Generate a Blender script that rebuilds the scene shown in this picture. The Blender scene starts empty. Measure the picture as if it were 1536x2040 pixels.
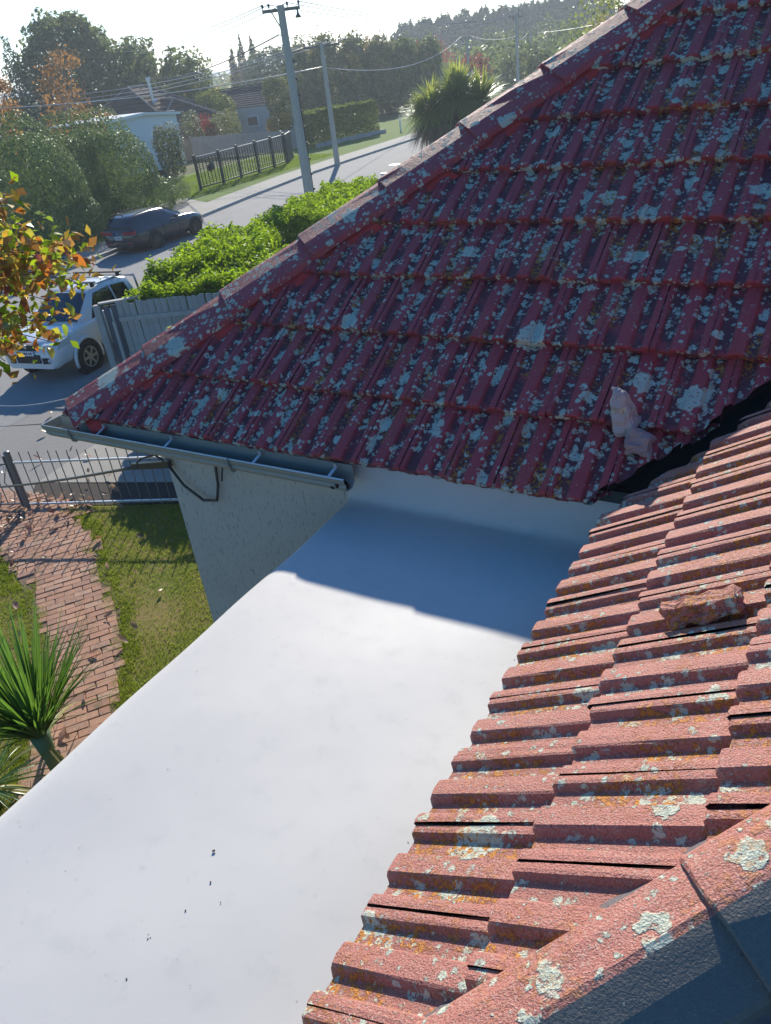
import bpy, bmesh, math, random
import numpy as np
from mathutils import Vector, Matrix
R_ = math.radians
random.seed(7); rng = np.random.default_rng(7)
sc = bpy.context.scene
C = sc.collection

# ------------------------------------------------------------------ camera
cam_d = bpy.data.cameras.new('camera'); cam = bpy.data.objects.new('camera', cam_d); C.objects.link(cam)
cam_d.sensor_fit = 'HORIZONTAL'; cam_d.sensor_width = 36.0; cam_d.lens = 35.953
cam_d.clip_start = 0.05; cam_d.clip_end = 6000
CR = Matrix(((0.86063827, -0.17125217, 0.47955652), (0.49645386, 0.49170852, -0.71537144), (-0.11329312, 0.85375373, 0.50820197)))
cam.matrix_world = Matrix.Translation((0, 0, 5.8)) @ CR.to_4x4()
sc.camera = cam

# ------------------------------------------------------------------ sky and sun
SUN = Vector((-0.447, 0.766, 0.462)).normalized()
SUN_EL = math.asin(SUN.z); SUN_AZ = math.atan2(SUN.x, SUN.y)
world = bpy.data.worlds.new('World'); sc.world = world; world.use_nodes = True
wn = world.node_tree; bg = wn.nodes['Background']
sky = wn.nodes.new('ShaderNodeTexSky'); sky.sky_type = 'NISHITA'; sky.sun_disc = False
sky.sun_elevation = SUN_EL; sky.sun_rotation = SUN_AZ
sky.air_density = 1.0; sky.dust_density = 0.3; sky.ozone_density = 6.0; sky.altitude = 0
hs = wn.nodes.new('ShaderNodeHueSaturation'); hs.inputs['Saturation'].default_value = 1.2
wn.links.new(sky.outputs[0], hs.inputs['Color']); wn.links.new(hs.outputs[0], bg.inputs[0]); bg.inputs[1].default_value = 0.125
sd = bpy.data.lights.new('sun', 'SUN'); sd.energy = 5.0; sd.angle = R_(0.5); sd.color = (1.0, 0.93, 0.81)
so = bpy.data.objects.new('sun', sd); C.objects.link(so)
so.rotation_euler = (-SUN).to_track_quat('-Z', 'Y').to_euler()
vs = sc.view_settings; vs.view_transform = 'Standard'; vs.look = 'None'; vs.gamma = 1; vs.use_curve_mapping = False
vs.exposure = 0.56
sc.cycles.max_bounces = 6; sc.cycles.transparent_max_bounces = 8; sc.cycles.volume_bounces = 0

# ------------------------------------------------------------------ node helpers
class NT:
    def __init__(s, name):
        s.m = bpy.data.materials.new(name); s.m.use_nodes = True; s.t = s.m.node_tree
        s.out = s.t.nodes['Material Output']; s.b = s.t.nodes['Principled BSDF']
    def put(s, sock, v):
        if v is None: return
        if hasattr(v, 'is_output'): s.t.links.new(v, sock)
        elif isinstance(v, (tuple, list)):
            v = tuple(v); n = len(sock.default_value)
            sock.default_value = v + (1.0,) if (n == 4 and len(v) == 3) else v
        else:
            try: sock.default_value = v
            except (TypeError, ValueError): sock.default_value = (v, v, v, 1.0)[:len(sock.default_value)]
    def n(s, typ, **kw):
        nd = s.t.nodes.new(typ)
        for k, v in kw.items(): setattr(nd, k, v)
        return nd
    def pos(s): return s.n('ShaderNodeNewGeometry').outputs['Position']
    def objc(s): return s.n('ShaderNodeTexCoord').outputs['Object']
    def orand(s): return s.n('ShaderNodeObjectInfo').outputs['Random']
    def attr(s, a): return s.n('ShaderNodeAttribute', attribute_name=a).outputs['Fac']
    def noise(s, vec, scale, detail=3, rough=.55, dist=0):
        nd = s.n('ShaderNodeTexNoise'); s.put(nd.inputs['Vector'], vec); nd.inputs['Scale'].default_value = scale
        nd.inputs['Detail'].default_value = detail; nd.inputs['Roughness'].default_value = rough; nd.inputs['Distortion'].default_value = dist
        return nd.outputs['Fac']
    def noisec(s, vec, scale, detail=2):
        nd = s.n('ShaderNodeTexNoise'); s.put(nd.inputs['Vector'], vec); nd.inputs['Scale'].default_value = scale
        nd.inputs['Detail'].default_value = detail
        return nd.outputs['Color']
    def voro(s, vec, scale, rnd=1.0, feature='F1'):
        nd = s.n('ShaderNodeTexVoronoi', feature=feature); s.put(nd.inputs['Vector'], vec); nd.inputs['Scale'].default_value = scale
        nd.inputs['Randomness'].default_value = rnd
        return nd
    def math(s, op, a, b=None, c=None, clamp=False):
        nd = s.n('ShaderNodeMath', operation=op, use_clamp=clamp)
        s.put(nd.inputs[0], a); s.put(nd.inputs[1], b); s.put(nd.inputs[2], c)
        return nd.outputs[0]
    def vmath(s, op, a, b=None, scale=None):
        nd = s.n('ShaderNodeVectorMath', operation=op); s.put(nd.inputs[0], a)
        if b is not None: s.put(nd.inputs[1], b)
        if scale is not None: s.put(nd.inputs['Scale'], scale)
        return nd.outputs[0]
    def step(s, v, a, b, lo=0.0, hi=1.0):
        nd = s.n('ShaderNodeMapRange', interpolation_type='SMOOTHSTEP'); s.put(nd.inputs[0], v)
        nd.inputs[1].default_value = a; nd.inputs[2].default_value = b; nd.inputs[3].default_value = lo; nd.inputs[4].default_value = hi
        return nd.outputs[0]
    def mix(s, f, a, b, mode='MIX'):
        nd = s.n('ShaderNodeMix', data_type='RGBA', blend_type=mode); s.put(nd.inputs[0], f)
        s.put(nd.inputs[6], a); s.put(nd.inputs[7], b)
        return nd.outputs[2]
    def ramp(s, f, cols):
        nd = s.n('ShaderNodeValToRGB'); s.put(nd.inputs[0], f); e = nd.color_ramp.elements
        while len(e) < len(cols): e.new(0.5)
        for i, c in enumerate(cols):
            e[i].position = i / max(1, len(cols) - 1); e[i].color = (*c, 1)
        return nd.outputs[0]
    def bump(s, h, strength=.5, dist=.01, normal=None):
        nd = s.n('ShaderNodeBump'); nd.inputs['Strength'].default_value = strength; nd.inputs['Distance'].default_value = dist
        s.put(nd.inputs['Height'], h); s.put(nd.inputs['Normal'], normal)
        return nd.outputs[0]
    def fin(s, color=None, rough=None, normal=None, metal=None, spec=None, **kw):
        s.put(s.b.inputs['Base Color'], color); s.put(s.b.inputs['Roughness'], rough); s.put(s.b.inputs['Normal'], normal)
        s.put(s.b.inputs['Metallic'], metal); s.put(s.b.inputs['Specular IOR Level'], spec)
        for k, v in kw.items(): s.put(s.b.inputs[k], v)
        return s.m

def plain(name, col, rough=.6, var=.12, scale=8, bump=.15, bscale=60, metal=0, spec=.4, **kw):
    t = NT(name); p = t.objc()
    f = t.noise(p, scale, 4)
    c = t.mix(f, tuple(max(0, x * (1 - var)) for x in col), tuple(min(1, x * (1 + var)) for x in col))
    c = t.mix(t.math('MULTIPLY', t.orand(), var), c, tuple(x * .6 for x in col))
    return t.fin(c, rough, t.bump(t.noise(p, bscale, 3), bump, .004), metal, spec, **kw)

def foliage(name, cols, trans=.4, gloss=.12, tcol=None):
    t = NT(name); t.t.nodes.remove(t.b)
    r = t.attr('rnd'); c = t.ramp(r, cols)
    n1 = t.noise(t.pos(), .9, 2)
    c = t.mix(t.step(n1, .35, .65, 0, .5), c, tuple(x * .62 for x in cols[0]))
    d = t.n('ShaderNodeBsdfDiffuse'); t.put(d.inputs[0], c)
    tr = t.n('ShaderNodeBsdfTranslucent')
    t.put(tr.inputs[0], t.mix(.55, c, tcol) if tcol else c)
    g = t.n('ShaderNodeBsdfGlossy'); g.inputs[0].default_value = (.8, .85, .8, 1); g.inputs['Roughness'].default_value = .38
    m1 = t.n('ShaderNodeMixShader'); m1.inputs[0].default_value = trans
    t.t.links.new(d.outputs[0], m1.inputs[1]); t.t.links.new(tr.outputs[0], m1.inputs[2])
    m2 = t.n('ShaderNodeMixShader'); m2.inputs[0].default_value = gloss
    fr = t.n('ShaderNodeFresnel'); fr.inputs[0].default_value = 1.35
    t.put(m2.inputs[0], t.math('MULTIPLY', fr.outputs[0], gloss * 1.3, clamp=True))
    t.t.links.new(m1.outputs[0], m2.inputs[1]); t.t.links.new(g.outputs[0], m2.inputs[2])
    t.t.links.new(m2.outputs[0], t.out.inputs[0])
    return t.m

# weathered painted concrete tile with lichens
def tile_mat(name, red1, red2, lich, orange, soot_shade, grain, fleck=1.0, rough=.62, spots=(), dark=.6):
    t = NT(name); p = t.pos()
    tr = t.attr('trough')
    base = t.mix(t.noise(p, 5, 4), red1, red2)
    base = t.mix(t.math('MULTIPLY', t.orand(), .35), base, tuple(x * .78 for x in red1))
    gr = t.noise(p, 170, 2, .7)
    base = t.mix(t.math('MULTIPLY', t.step(gr, .50, .72, 0, grain), t.step(t.noise(p, 6, 4, .6), .38, .62, .35, 1)), base, (.50, .375, .30) if grain > .5 else (.42, .33, .29))
    base = t.mix(t.step(gr, .46, .30, 0, grain), base, tuple(x * .45 for x in red1))
    # sooty algae in the pans, and painted shadow along the nose bottoms
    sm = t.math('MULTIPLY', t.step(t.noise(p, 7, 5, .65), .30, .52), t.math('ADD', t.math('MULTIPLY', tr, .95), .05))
    base = t.mix(t.math('MULTIPLY', sm, soot_shade, clamp=True), base, (.035, .028, .034))
    # edge noise for the rosettes
    masks = []
    for sc_, thr, amt in ((8, .44, .85), (17, .46, 1.0), (33, .46, fleck)):
        wob = t.vmath('SCALE', t.vmath('SUBTRACT', t.noisec(p, sc_ * 3.6, 4), (.5, .5, .5)), scale=.75 / sc_)
        v = t.voro(t.vmath('ADD', p, wob), sc_)
        sep = t.n('ShaderNodeSeparateColor'); t.t.links.new(v.outputs['Color'], sep.inputs[0])
        rad = t.math('MULTIPLY', t.math('POWER', sep.outputs[0], 1.5 if sc_ > 10 else 2.4), thr)
        dens = t.step(t.noise(p, 2.2 + sc_ * .1, 3), .40, .60, .25, 1.25)
        rad = t.math('MULTIPLY', rad, t.math('MULTIPLY', dens, t.math('ADD', t.math('MULTIPLY', tr, .55), .62)))
        rad = t.math('MULTIPLY', rad, lich * amt)
        dd = t.math('SUBTRACT', rad, v.outputs['Distance'])
        masks.append((t.step(dd, 0.0, .05), dd, sep.outputs[1]))
    crust = t.math('MULTIPLY', t.step(t.noise(p, 38, 5, .7), .56, .62), t.math('MULTIPLY', t.step(t.noise(p, 4.5, 3), .48, .60), t.math('ADD', t.math('MULTIPLY', tr, .8), .25)))
    crust = t.math('MULTIPLY', crust, min(1, lich) * .45)
    inner = t.noise(p, 95, 3, .7)
    lc = t.ramp(inner, [(.23, .25, .20), (.47, .50, .40), (.66, .68, .55)])
    pale = t.ramp(inner, [(.30, .31, .23), (.56, .57, .44), (.72, .72, .60)])
    col = t.mix(crust, base, lc)
    hsum = crust
    for i, (m, dd, hue) in enumerate(masks):
        holes = t.step(t.noise(p, 60, 4, .7), .36, .46)
        mm = t.math('MULTIPLY', m, holes) if i else t.math('MULTIPLY', m, t.step(t.noise(p, 48, 4, .75), .34, .44))
        cc = t.mix(t.step(hue, .35, .75), lc, pale)
        rim = t.step(dd, .06, .0, 0, .45)
        cc = t.mix(rim, cc, (.55, .58, .52))
        col = t.mix(mm, col, cc)
        hsum = t.math('MAXIMUM', hsum, mm)
    wob2 = t.vmath('SCALE', t.vmath('SUBTRACT', t.noisec(p, 16, 5), (.5, .5, .5)), scale=.16)
    ps = t.vmath('ADD', p, wob2)
    for x, y, z, r in spots:
        dist = t.vmath('DISTANCE', ps, (x, y, z)); dist = dist.node.outputs['Value']
        sm2 = t.math('MULTIPLY', t.step(dist, r, r * .82), t.step(t.noise(p, 44, 4, .75), .36, .44))
        cc = t.mix(t.step(dist, r * .45, r * .9), lc, pale)
        col = t.mix(sm2, col, cc); hsum = t.math('MAXIMUM', hsum, sm2)
    om = t.math('MULTIPLY', t.step(t.noise(p, 3.1, 3), .54 if orange < 2 else .43, .62 if orange < 2 else .56), t.step(t.noise(p, 42, 4, .7), .50, .58))
    om = t.math('MULTIPLY', om, t.math('ADD', t.math('MULTIPLY', tr, .85), .08))
    om = t.math('MULTIPLY', om, orange, clamp=True)
    col = t.mix(om, col, t.ramp(inner, [(.22, .07, .012), (.52, .20, .03), (.68, .33, .06)]))
    h = t.math('ADD', t.math('MULTIPLY', t.math('MAXIMUM', hsum, om), t.math('ADD', inner, .35)), t.math('MULTIPLY', gr, .35 + grain * .6))
    nrm = t.bump(h, .9, .007)
    nrm = t.bump(t.noise(p, 22, 3), .35, .008, nrm)
    return t.fin(col, t.mix(hsum, rough, .9), nrm, 0, .45)

# ------------------------------------------------------------------ mesh helpers
def link(o, parent=None):
    C.objects.link(o)
    if parent is not None: o.parent = parent
    return o
def mesh_from(name, verts, faces, mat=None, attr=None, smooth=False):
    me = bpy.data.meshes.new(name); me.from_pydata([tuple(v) for v in verts], [], faces)
    if mat: me.materials.append(mat)
    for k, vals in (attr or {}).items():
        a = me.attributes.new(k, 'FLOAT', 'POINT'); a.data.foreach_set('value', np.asarray(vals, dtype=np.float32))
    if smooth: me.polygons.foreach_set('use_smooth', [True] * len(me.polygons))
    me.update(); return me
def obj(name, me, parent=None, M=None):
    o = bpy.data.objects.new(name, me); link(o, parent)
    if M is not None: o.matrix_basis = M
    return o
def tag(o, label=None, cat=None, group=None, kind=None):
    if label: o['label'] = label
    if cat: o['category'] = cat
    if group: o['group'] = group
    if kind: o['kind'] = kind
    return o
def empty(name, loc=(0, 0, 0), rz=0, label=None, cat=None, group=None):
    o = bpy.data.objects.new(name, None); link(o); o.location = loc; o.rotation_euler = (0, 0, rz); o.empty_display_size = .2
    return tag(o, label, cat, group)

class MB:
    """collects boxes, tubes and sheets into one mesh"""
    def __init__(s): s.v = []; s.f = []
    def add(s, vs, fs):
        k = len(s.v); s.v += [tuple(v) for v in vs]; s.f += [tuple(i + k for i in f) for f in fs]; return s
    def hexa(s, q):   # 8 points: bottom 4, top 4 (both ccw from above)
        return s.add(q, [(3, 2, 1, 0), (4, 5, 6, 7), (0, 1, 5, 4), (1, 2, 6, 5), (2, 3, 7, 6), (3, 0, 4, 7)])
    def box(s, c, d, M=None):
        x, y, z = d[0] / 2, d[1] / 2, d[2] / 2
        q = [Vector(p) for p in ((-x, -y, -z), (x, -y, -z), (x, y, -z), (-x, y, -z), (-x, -y, z), (x, -y, z), (x, y, z), (-x, y, z))]
        q = [(M @ p if M else p) + Vector(c) for p in q]
        return s.hexa(q)
    def beam(s, a, b, w, h, upv=(0, 0, 1)):
        a = Vector(a); b = Vector(b); d = (b - a).normalized(); u = Vector(upv)
        r = d.cross(u); r = r.normalized() if r.length > 1e-5 else Vector((1, 0, 0)); u = r.cross(d)
        q = []
        for zz in (-h / 2, h / 2):
            q += [a - r * w / 2 + u * zz, a + r * w / 2 + u * zz, b + r * w / 2 + u * zz, b - r * w / 2 + u * zz]
        return s.hexa(q)
    def tube(s, pts, rad, n=8, cap=True):
        pts = [Vector(p) for p in pts]; k = len(s.v)
        rad = rad if isinstance(rad, (list, tuple)) else [rad] * len(pts)
        ref = None
        for i, p in enumerate(pts):
            d = (pts[min(i + 1, len(pts) - 1)] - pts[max(i - 1, 0)]).normalized()
            if ref is None:
                ref = Vector((0, 0, 1)) if abs(d.z) < .9 else Vector((1, 0, 0))
            a = d.cross(ref).normalized(); b = d.cross(a).normalized(); ref = a.cross(d) if False else ref
            for j in range(n):
                t = 2 * math.pi * j / n
                s.v.append(tuple(p + (a * math.cos(t) + b * math.sin(t)) * rad[i]))
        for i in range(len(pts) - 1):
            for j in range(n):
                s.f.append((k + i * n + j, k + i * n + (j + 1) % n, k + (i + 1) * n + (j + 1) % n, k + (i + 1) * n + j))
        if cap:
            s.f.append(tuple(k + j for j in range(n))[::-1]); s.f.append(tuple(k + (len(pts) - 1) * n + j for j in range(n)))
        return s
    def lathe(s, prof, c=(0, 0, 0), n=16, axis='z'):
        k = len(s.v)
        for r, h in prof:
            for j in range(n):
                t = 2 * math.pi * j / n; x, y = r * math.cos(t), r * math.sin(t)
                p = {'z': (x, y, h), 'x': (h, x, y), 'y': (x, h, y)}[axis]
                s.v.append((p[0] + c[0], p[1] + c[1], p[2] + c[2]))
        for i in range(len(prof) - 1):
            for j in range(n): s.f.append((k + i * n + j, k + i * n + (j + 1) % n, k + (i + 1) * n + (j + 1) % n, k + (i + 1) * n + j))
        s.f.append(tuple(k + j for j in range(n))[::-1]); s.f.append(tuple(k + (len(prof) - 1) * n + j for j in range(n)))
        return s
    def prism(s, poly, z0, z1):
        n = len(poly); k = len(s.v)
        s.v += [(p[0], p[1], z0) for p in poly] + [(p[0], p[1], z1) for p in poly]
        s.f.append(tuple(k + i for i in range(n))[::-1]); s.f.append(tuple(k + n + i for i in range(n)))
        for i in range(n): s.f.append((k + i, k + (i + 1) % n, k + n + (i + 1) % n, k + n + i))
        return s
    def build(s, name, mat, parent=None, M=None, smooth=False):
        me = mesh_from(name, s.v, s.f, mat, smooth=smooth)
        bm = bmesh.new(); bm.from_mesh(me); bmesh.ops.recalc_face_normals(bm, faces=bm.faces); bm.to_mesh(me); bm.free()
        return obj(name, me, parent, M)
def bevel_mesh(me, w, seg=2):
    bm = bmesh.new(); bm.from_mesh(me)
    bmesh.ops.bevel(bm, geom=list(bm.edges), offset=w, segments=seg, affect='EDGES', profile=.6, clamp_overlap=True)
    bm.to_mesh(me); bm.free()
def fast_mesh(name, V, F4=None, F3=None, mat=None, rnd=None):
    """numpy arrays: V (n,3), quads (m,4) or tris (m,3); rnd per vertex"""
    me = bpy.data.meshes.new(name); nv = len(V)
    me.vertices.add(nv); me.vertices.foreach_set('co', np.asarray(V, np.float32).ravel())
    F = F4 if F4 is not None else F3; k = F.shape[1]
    me.loops.add(F.size); me.loops.foreach_set('vertex_index', F.astype(np.int32).ravel())
    me.polygons.add(len(F)); me.polygons.foreach_set('loop_start', np.arange(0, F.size, k, dtype=np.int32))
    me.polygons.foreach_set('loop_total', np.full(len(F), k, np.int32))
    if rnd is not None:
        a = me.attributes.new('rnd', 'FLOAT', 'POINT'); a.data.foreach_set('value', np.asarray(rnd, np.float32))
    if mat: me.materials.append(mat)
    me.update(calc_edges=True); me.validate(); return me

# ------------------------------------------------------------------ the house
T_ = .64; EZ = 3.65; LS = math.sqrt(1 + T_ * T_)
M = {}
SPA = [(-1.648, 4.284, 4.250, 0.100), (-1.179, 4.816, 4.591, 0.070), (-1.196, 5.106, 4.776, 0.070), (-1.203, 3.952, 4.038, 0.050), (-0.933, 4.064, 4.109, 0.070), (-2.038, 3.714, 3.885, 0.050), (-0.657, 4.007, 4.073, 0.090), (-2.313, 4.839, 4.605, 0.070), (-2.955, 4.301, 4.261, 0.070), (-3.497, 4.195, 4.193, 0.060), (-2.048, 5.777, 5.206, 0.070)]
SPB = [(-0.678, 1.258, 3.836, 0.085), (-1.148, 0.844, 3.535, 0.030), (-0.159, 1.749, 4.168, 0.040), (-0.576, 1.852, 3.901, 0.050), (-0.188, 1.346, 4.149, 0.040), (-0.099, 0.919, 4.246, 0.060), (-0.151, 0.983, 4.213, 0.040), (-0.318, 0.851, 4.106, 0.050), (-0.201, 0.844, 4.181, 0.040), (-0.007, 1.158, 4.305, 0.040), (-0.325, 0.752, 4.102, 0.040)]
SPC = [(-4.358, 3.980, 4.096, 0.10), (-4.855, 3.682, 3.905, 0.11), (-4.871, 3.464, 3.766, 0.07), (-3.355, 5.073, 4.795, 0.07), (-2.411, 5.839, 5.285, 0.07)]
M['tile_a'] = tile_mat('tile_paint_shade_tint', (.46, .048, .056), (.36, .040, .054), 1.22, 1.3, .74, .28, 1.4, spots=SPA)  # same paint as the other slope, deepened: shade put into the colour
M['tile_b'] = tile_mat('tile_paint_glare_tint', (.52, .185, .132), (.42, .142, .108), 1.0, 2.6, .22, 1.0, 1.6, rough=.6, spots=SPB)  # paler copy of that paint: sun glare put into the colour
M['cap'] = tile_mat('cap_paint', (.45, .052, .06), (.34, .042, .056), 1.4, .6, .25, .4, 1.3, spots=SPC)
M['mortar'] = plain('red_mortar', (.48, .04, .035), .8, .25, 14, .5, 60)
M['tray'] = plain('dark_valley_metal', (.016, .014, .015), .9, .3)
M['under'] = plain('roof_underlay', (.035, .022, .022), .9, .2)

def tile_mesh(name, mat, E, seed, w=.30, rib=1.0, rise=.034, nose=.030):
    r = random.Random(seed)
    L = E + .07; th = .030
    # across: u from the ledge on the left to the flap edge on the right
    prof = [(-.150, .020, 1), (-.1466, .020, 1), (-.1460, .026, .2), (-.128, .0265, .15), (-.118, .024, .3), (-.108, .004, .9), (-.103, .001, 1), (-.072, 0, 1), (-.050, .001, 1), (-.045, .004, .9), (-.035, .024, .3), (-.029, .029, .1), (.003, .0305, .05), (.034, .029, .1),
            (.040, .024, .3), (.050, .004, .9), (.055, .001, 1), (.075, 0, 1), (.096, .001, 1), (.101, .004, .9), (.111, .025, .3), (.117, .030, .1), (.135, .0315, .05), (.150, .030, .1)]
    rows = [(-.002, -nose), (-.004, -.008), (.001, -.0025), (.008, 0), (.16, 0), (.33, 0), (L, 0)]
    V = []; A = []
    for v, dz in rows:
        for u, h, tr in prof:
            hh = h * rib * (1 if dz > -.02 else .55)
            j = .0012
            V.append((u + r.uniform(-j, j), v + (r.uniform(-.003, .003) if v < .01 else 0), hh + dz + rise * (1 - v / E) + r.uniform(-j, j) * .8)); A.append(1.0 if dz < -.02 else tr)  # nose row fully masked: a painted shadow line under each course
    n = len(prof); F = []
    for i in range(len(rows) - 1):
        for j in range(n - 1): F.append((i * n + j, i * n + j + 1, (i + 1) * n + j + 1, (i + 1) * n + j))
    # right flap edge and nose underside
    k = len(V)
    for v, dz in ((-.002, -.030), (L, 0)): V.append((.1505, v, rise * (1 - v / E) + .016 * rib + (dz if dz else 0) * .3)); A.append(.2)
    F.append((0 * n + n - 1, k, k + 1, (len(rows) - 1) * n + n - 1))
    for j in range(n - 1):
        pass
    k = len(V)
    for u, h, tr in prof: V.append((u, .10, h * .5 - .034 + .02)); A.append(.5)
    for j in range(n - 1): F.append((k + j, k + j + 1, j + 1, j))
    return mesh_from(name, V, F, mat, {'trough': A})

def frame(o, u, v):
    u = Vector(u).normalized(); v = Vector(v).normalized(); w = u.cross(v)
    return Matrix(((u.x, v.x, w.x, o[0]), (u.y, v.y, w.y, o[1]), (u.z, v.z, w.z, o[2]), (0, 0, 0, 1)))
def clip_tile(me, Mx, planes):
    """planes: world (co, normal pointing to the side that goes); returns a cut copy, the mesh itself, or None"""
    ws = [Mx @ v.co for v in me.vertices]; cut = []
    for co, no in planes:
        d = [(p - co).dot(no) for p in ws]
        if min(d) > 0: return None
        if max(d) > 0: cut.append((co, no))
    if not cut: return me
    bm = bmesh.new(); bm.from_mesh(me); Mi = Mx.inverted(); R3 = Mi.to_3x3()
    for co, no in cut:
        g = list(bm.verts) + list(bm.edges) + list(bm.faces)
        bmesh.ops.bisect_plane(bm, geom=g, plane_co=Mi @ co, plane_no=R3 @ no, clear_outer=True)
    ok = len(bm.faces) > 4 and sum(f.calc_area() for f in bm.faces) > .012
    m2 = bpy.data.meshes.new('roof_tile'); bm.to_mesh(m2); bm.free(); m2.materials.append(me.materials[0])
    return m2 if ok else None

house = empty('house', (-1, 3, 0), 0, 'red tiled house with lichened hip roofs and a white flat roof between them', 'house')
house.location = (0, 0, 0)
ca, sa = 1 / LS, T_ / LS
D2 = 1 / math.sqrt(2)
HIPA = (Vector((-5.2, 3.44, EZ)))
HIPB = (Vector((-.89, .19, EZ)))
VAL = Vector((-.89, 3.44, EZ))
nleft = Vector((-D2, D2, 0)); nright = Vector((D2, -D2, 0))
def hipcap_line(p0, s): return p0 + Vector((s, s, T_ * s))

# slopes
slopeA = empty('roof_slope'); slopeA.parent = house; slopeA['label'] = 'shaded dark red tiled slope thick with grey lichen'
slopeB = empty('roof_slope'); slopeB.parent = house; slopeB['label'] = 'sunlit pinkish red tiled slope above the white flat roof'
slopeC = empty('roof_slope'); slopeC.parent = house; slopeC['label'] = 'dark shaded tiled slope below the near hip'
def underlay(slope, o, u, v, pts):
    Mx = frame(o, u, v)
    w = Mx.to_3x3().col[2]
    vs = [Vector(p) - w * .022 for p in pts]; vs2 = [p - w * .04 for p in vs]
    n = len(pts)
    F = [tuple(range(n)), tuple(range(2 * n - 1, n - 1, -1))] + [(i, i + n, (i + 1) % n + n, (i + 1) % n) for i in range(n)]
    return obj('underlay', mesh_from('underlay', vs + vs2, F, M['under']), slope)
SA = 5.6
uA, vA = (1, 0, 0), (0, ca, sa)
uB, vB = (0, -1, 0), (ca, 0, sa)
underlay(slopeA, HIPA, uA, vA, [HIPA + Vector((.1, .06, .06 * T_)), VAL + Vector((-.12, .06, .06 * T_)), hipcap_line(VAL, SA) + Vector((-.1, 0, 0)), hipcap_line(HIPA, SA) + Vector((.05, 0, 0))])
SB = 3.6
underlay(slopeB, HIPB, uB, vB, [VAL + Vector((.06, -.1, .06 * T_)), HIPB + Vector((.06, .1, .06 * T_)), hipcap_line(HIPB, SB) + Vector((0, .03, 0)), hipcap_line(VAL, SB) + Vector((0, -.1, 0))])
underlay(slopeC, HIPB, uA, vA, [HIPB + Vector((.1, .06, .06 * T_)), HIPB + Vector((3.2, .06, .06 * T_)), HIPB + Vector((3.2, 3.0, 3.0 * T_)), hipcap_line(HIPB, 3.0) + Vector((.03, 0, 0))])

slopeD = empty('roof_slope'); slopeD.parent = house; slopeD['label'] = 'street side slope hidden behind the far hip'
top0 = hipcap_line(HIPA, SA)
underlay(slopeD, HIPA, (0, -1, 0), (ca, 0, sa), [HIPA + Vector((0.05, .1, .03)), top0 + Vector((0, .05, 0)), top0 + Vector((0, 3.5, 0)), HIPA + Vector((.05, 9.0, .03))])
underlay(slopeD, HIPA, (-1, 0, 0), (0, -ca, sa), [top0 + Vector((6, 4.5, -2.9)), top0 + Vector((-1, 4.5, -2.9)), top0 + Vector((0, .03, 0)), top0 + Vector((6, .03, 0))])
EA = .492; W = .30
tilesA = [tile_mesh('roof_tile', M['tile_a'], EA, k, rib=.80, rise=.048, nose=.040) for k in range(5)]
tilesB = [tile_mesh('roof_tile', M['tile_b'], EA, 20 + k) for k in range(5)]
M['tile_c'] = tile_mat('painted_shade_tile', (.13, .105, .105), (.10, .085, .09), .8, .1, .4, .25, .6)  # darkened copy of the tile paint: the slope's shade is in the colour
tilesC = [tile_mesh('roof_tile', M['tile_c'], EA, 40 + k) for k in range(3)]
rt = random.Random(3)
def lay(slope, meshes, o, u, v, ncourse, umin, umax, planes, off0=0.0, first=0.0, jit=1.0):
    u = Vector(u); v = Vector(v); w = u.cross(v)
    for c in range(ncourse):
        s = c * EA - (first if c == 0 else 0)
        off = off0 + (W / 2 if c % 2 else 0)
        k0 = int(math.floor((umin(s) - off) / W)) - 1; k1 = int(math.ceil((umax(s) - off) / W)) + 1
        for k in range(k0, k1 + 1):
            pos = o + u * (off + (k + .5) * W + rt.uniform(-.0016, .0016) * jit) + v * (s + rt.uniform(-.006, .006) * jit) + w * rt.uniform(-.002, .004) * jit
            Mx = frame(pos, u, v) @ Matrix.Rotation(rt.uniform(-.008, .008) * jit, 4, 'Z') @ Matrix.Rotation(rt.uniform(-.006, .006) * jit, 4, 'Y')
            pl = [(co + no * rt.uniform(-.035, .02), no) for co, no in planes]
            me = clip_tile(rt.choice(meshes), Mx, pl)
            if me: obj('roof_tile', me, slope, Mx)
# slope A: courses parallel to the gutter; u runs +x from the hip corner
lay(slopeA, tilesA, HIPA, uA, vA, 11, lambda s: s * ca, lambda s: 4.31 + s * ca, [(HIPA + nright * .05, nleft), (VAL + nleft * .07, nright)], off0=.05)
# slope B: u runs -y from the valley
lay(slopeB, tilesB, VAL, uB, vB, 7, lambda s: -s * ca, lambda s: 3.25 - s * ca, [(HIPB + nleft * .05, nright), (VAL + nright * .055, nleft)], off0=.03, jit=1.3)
lay(slopeC, tilesC, HIPB, uA, vA, 6, lambda s: s * ca, lambda s: 2.6, [(HIPB + nright * .05, nleft)])

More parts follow.
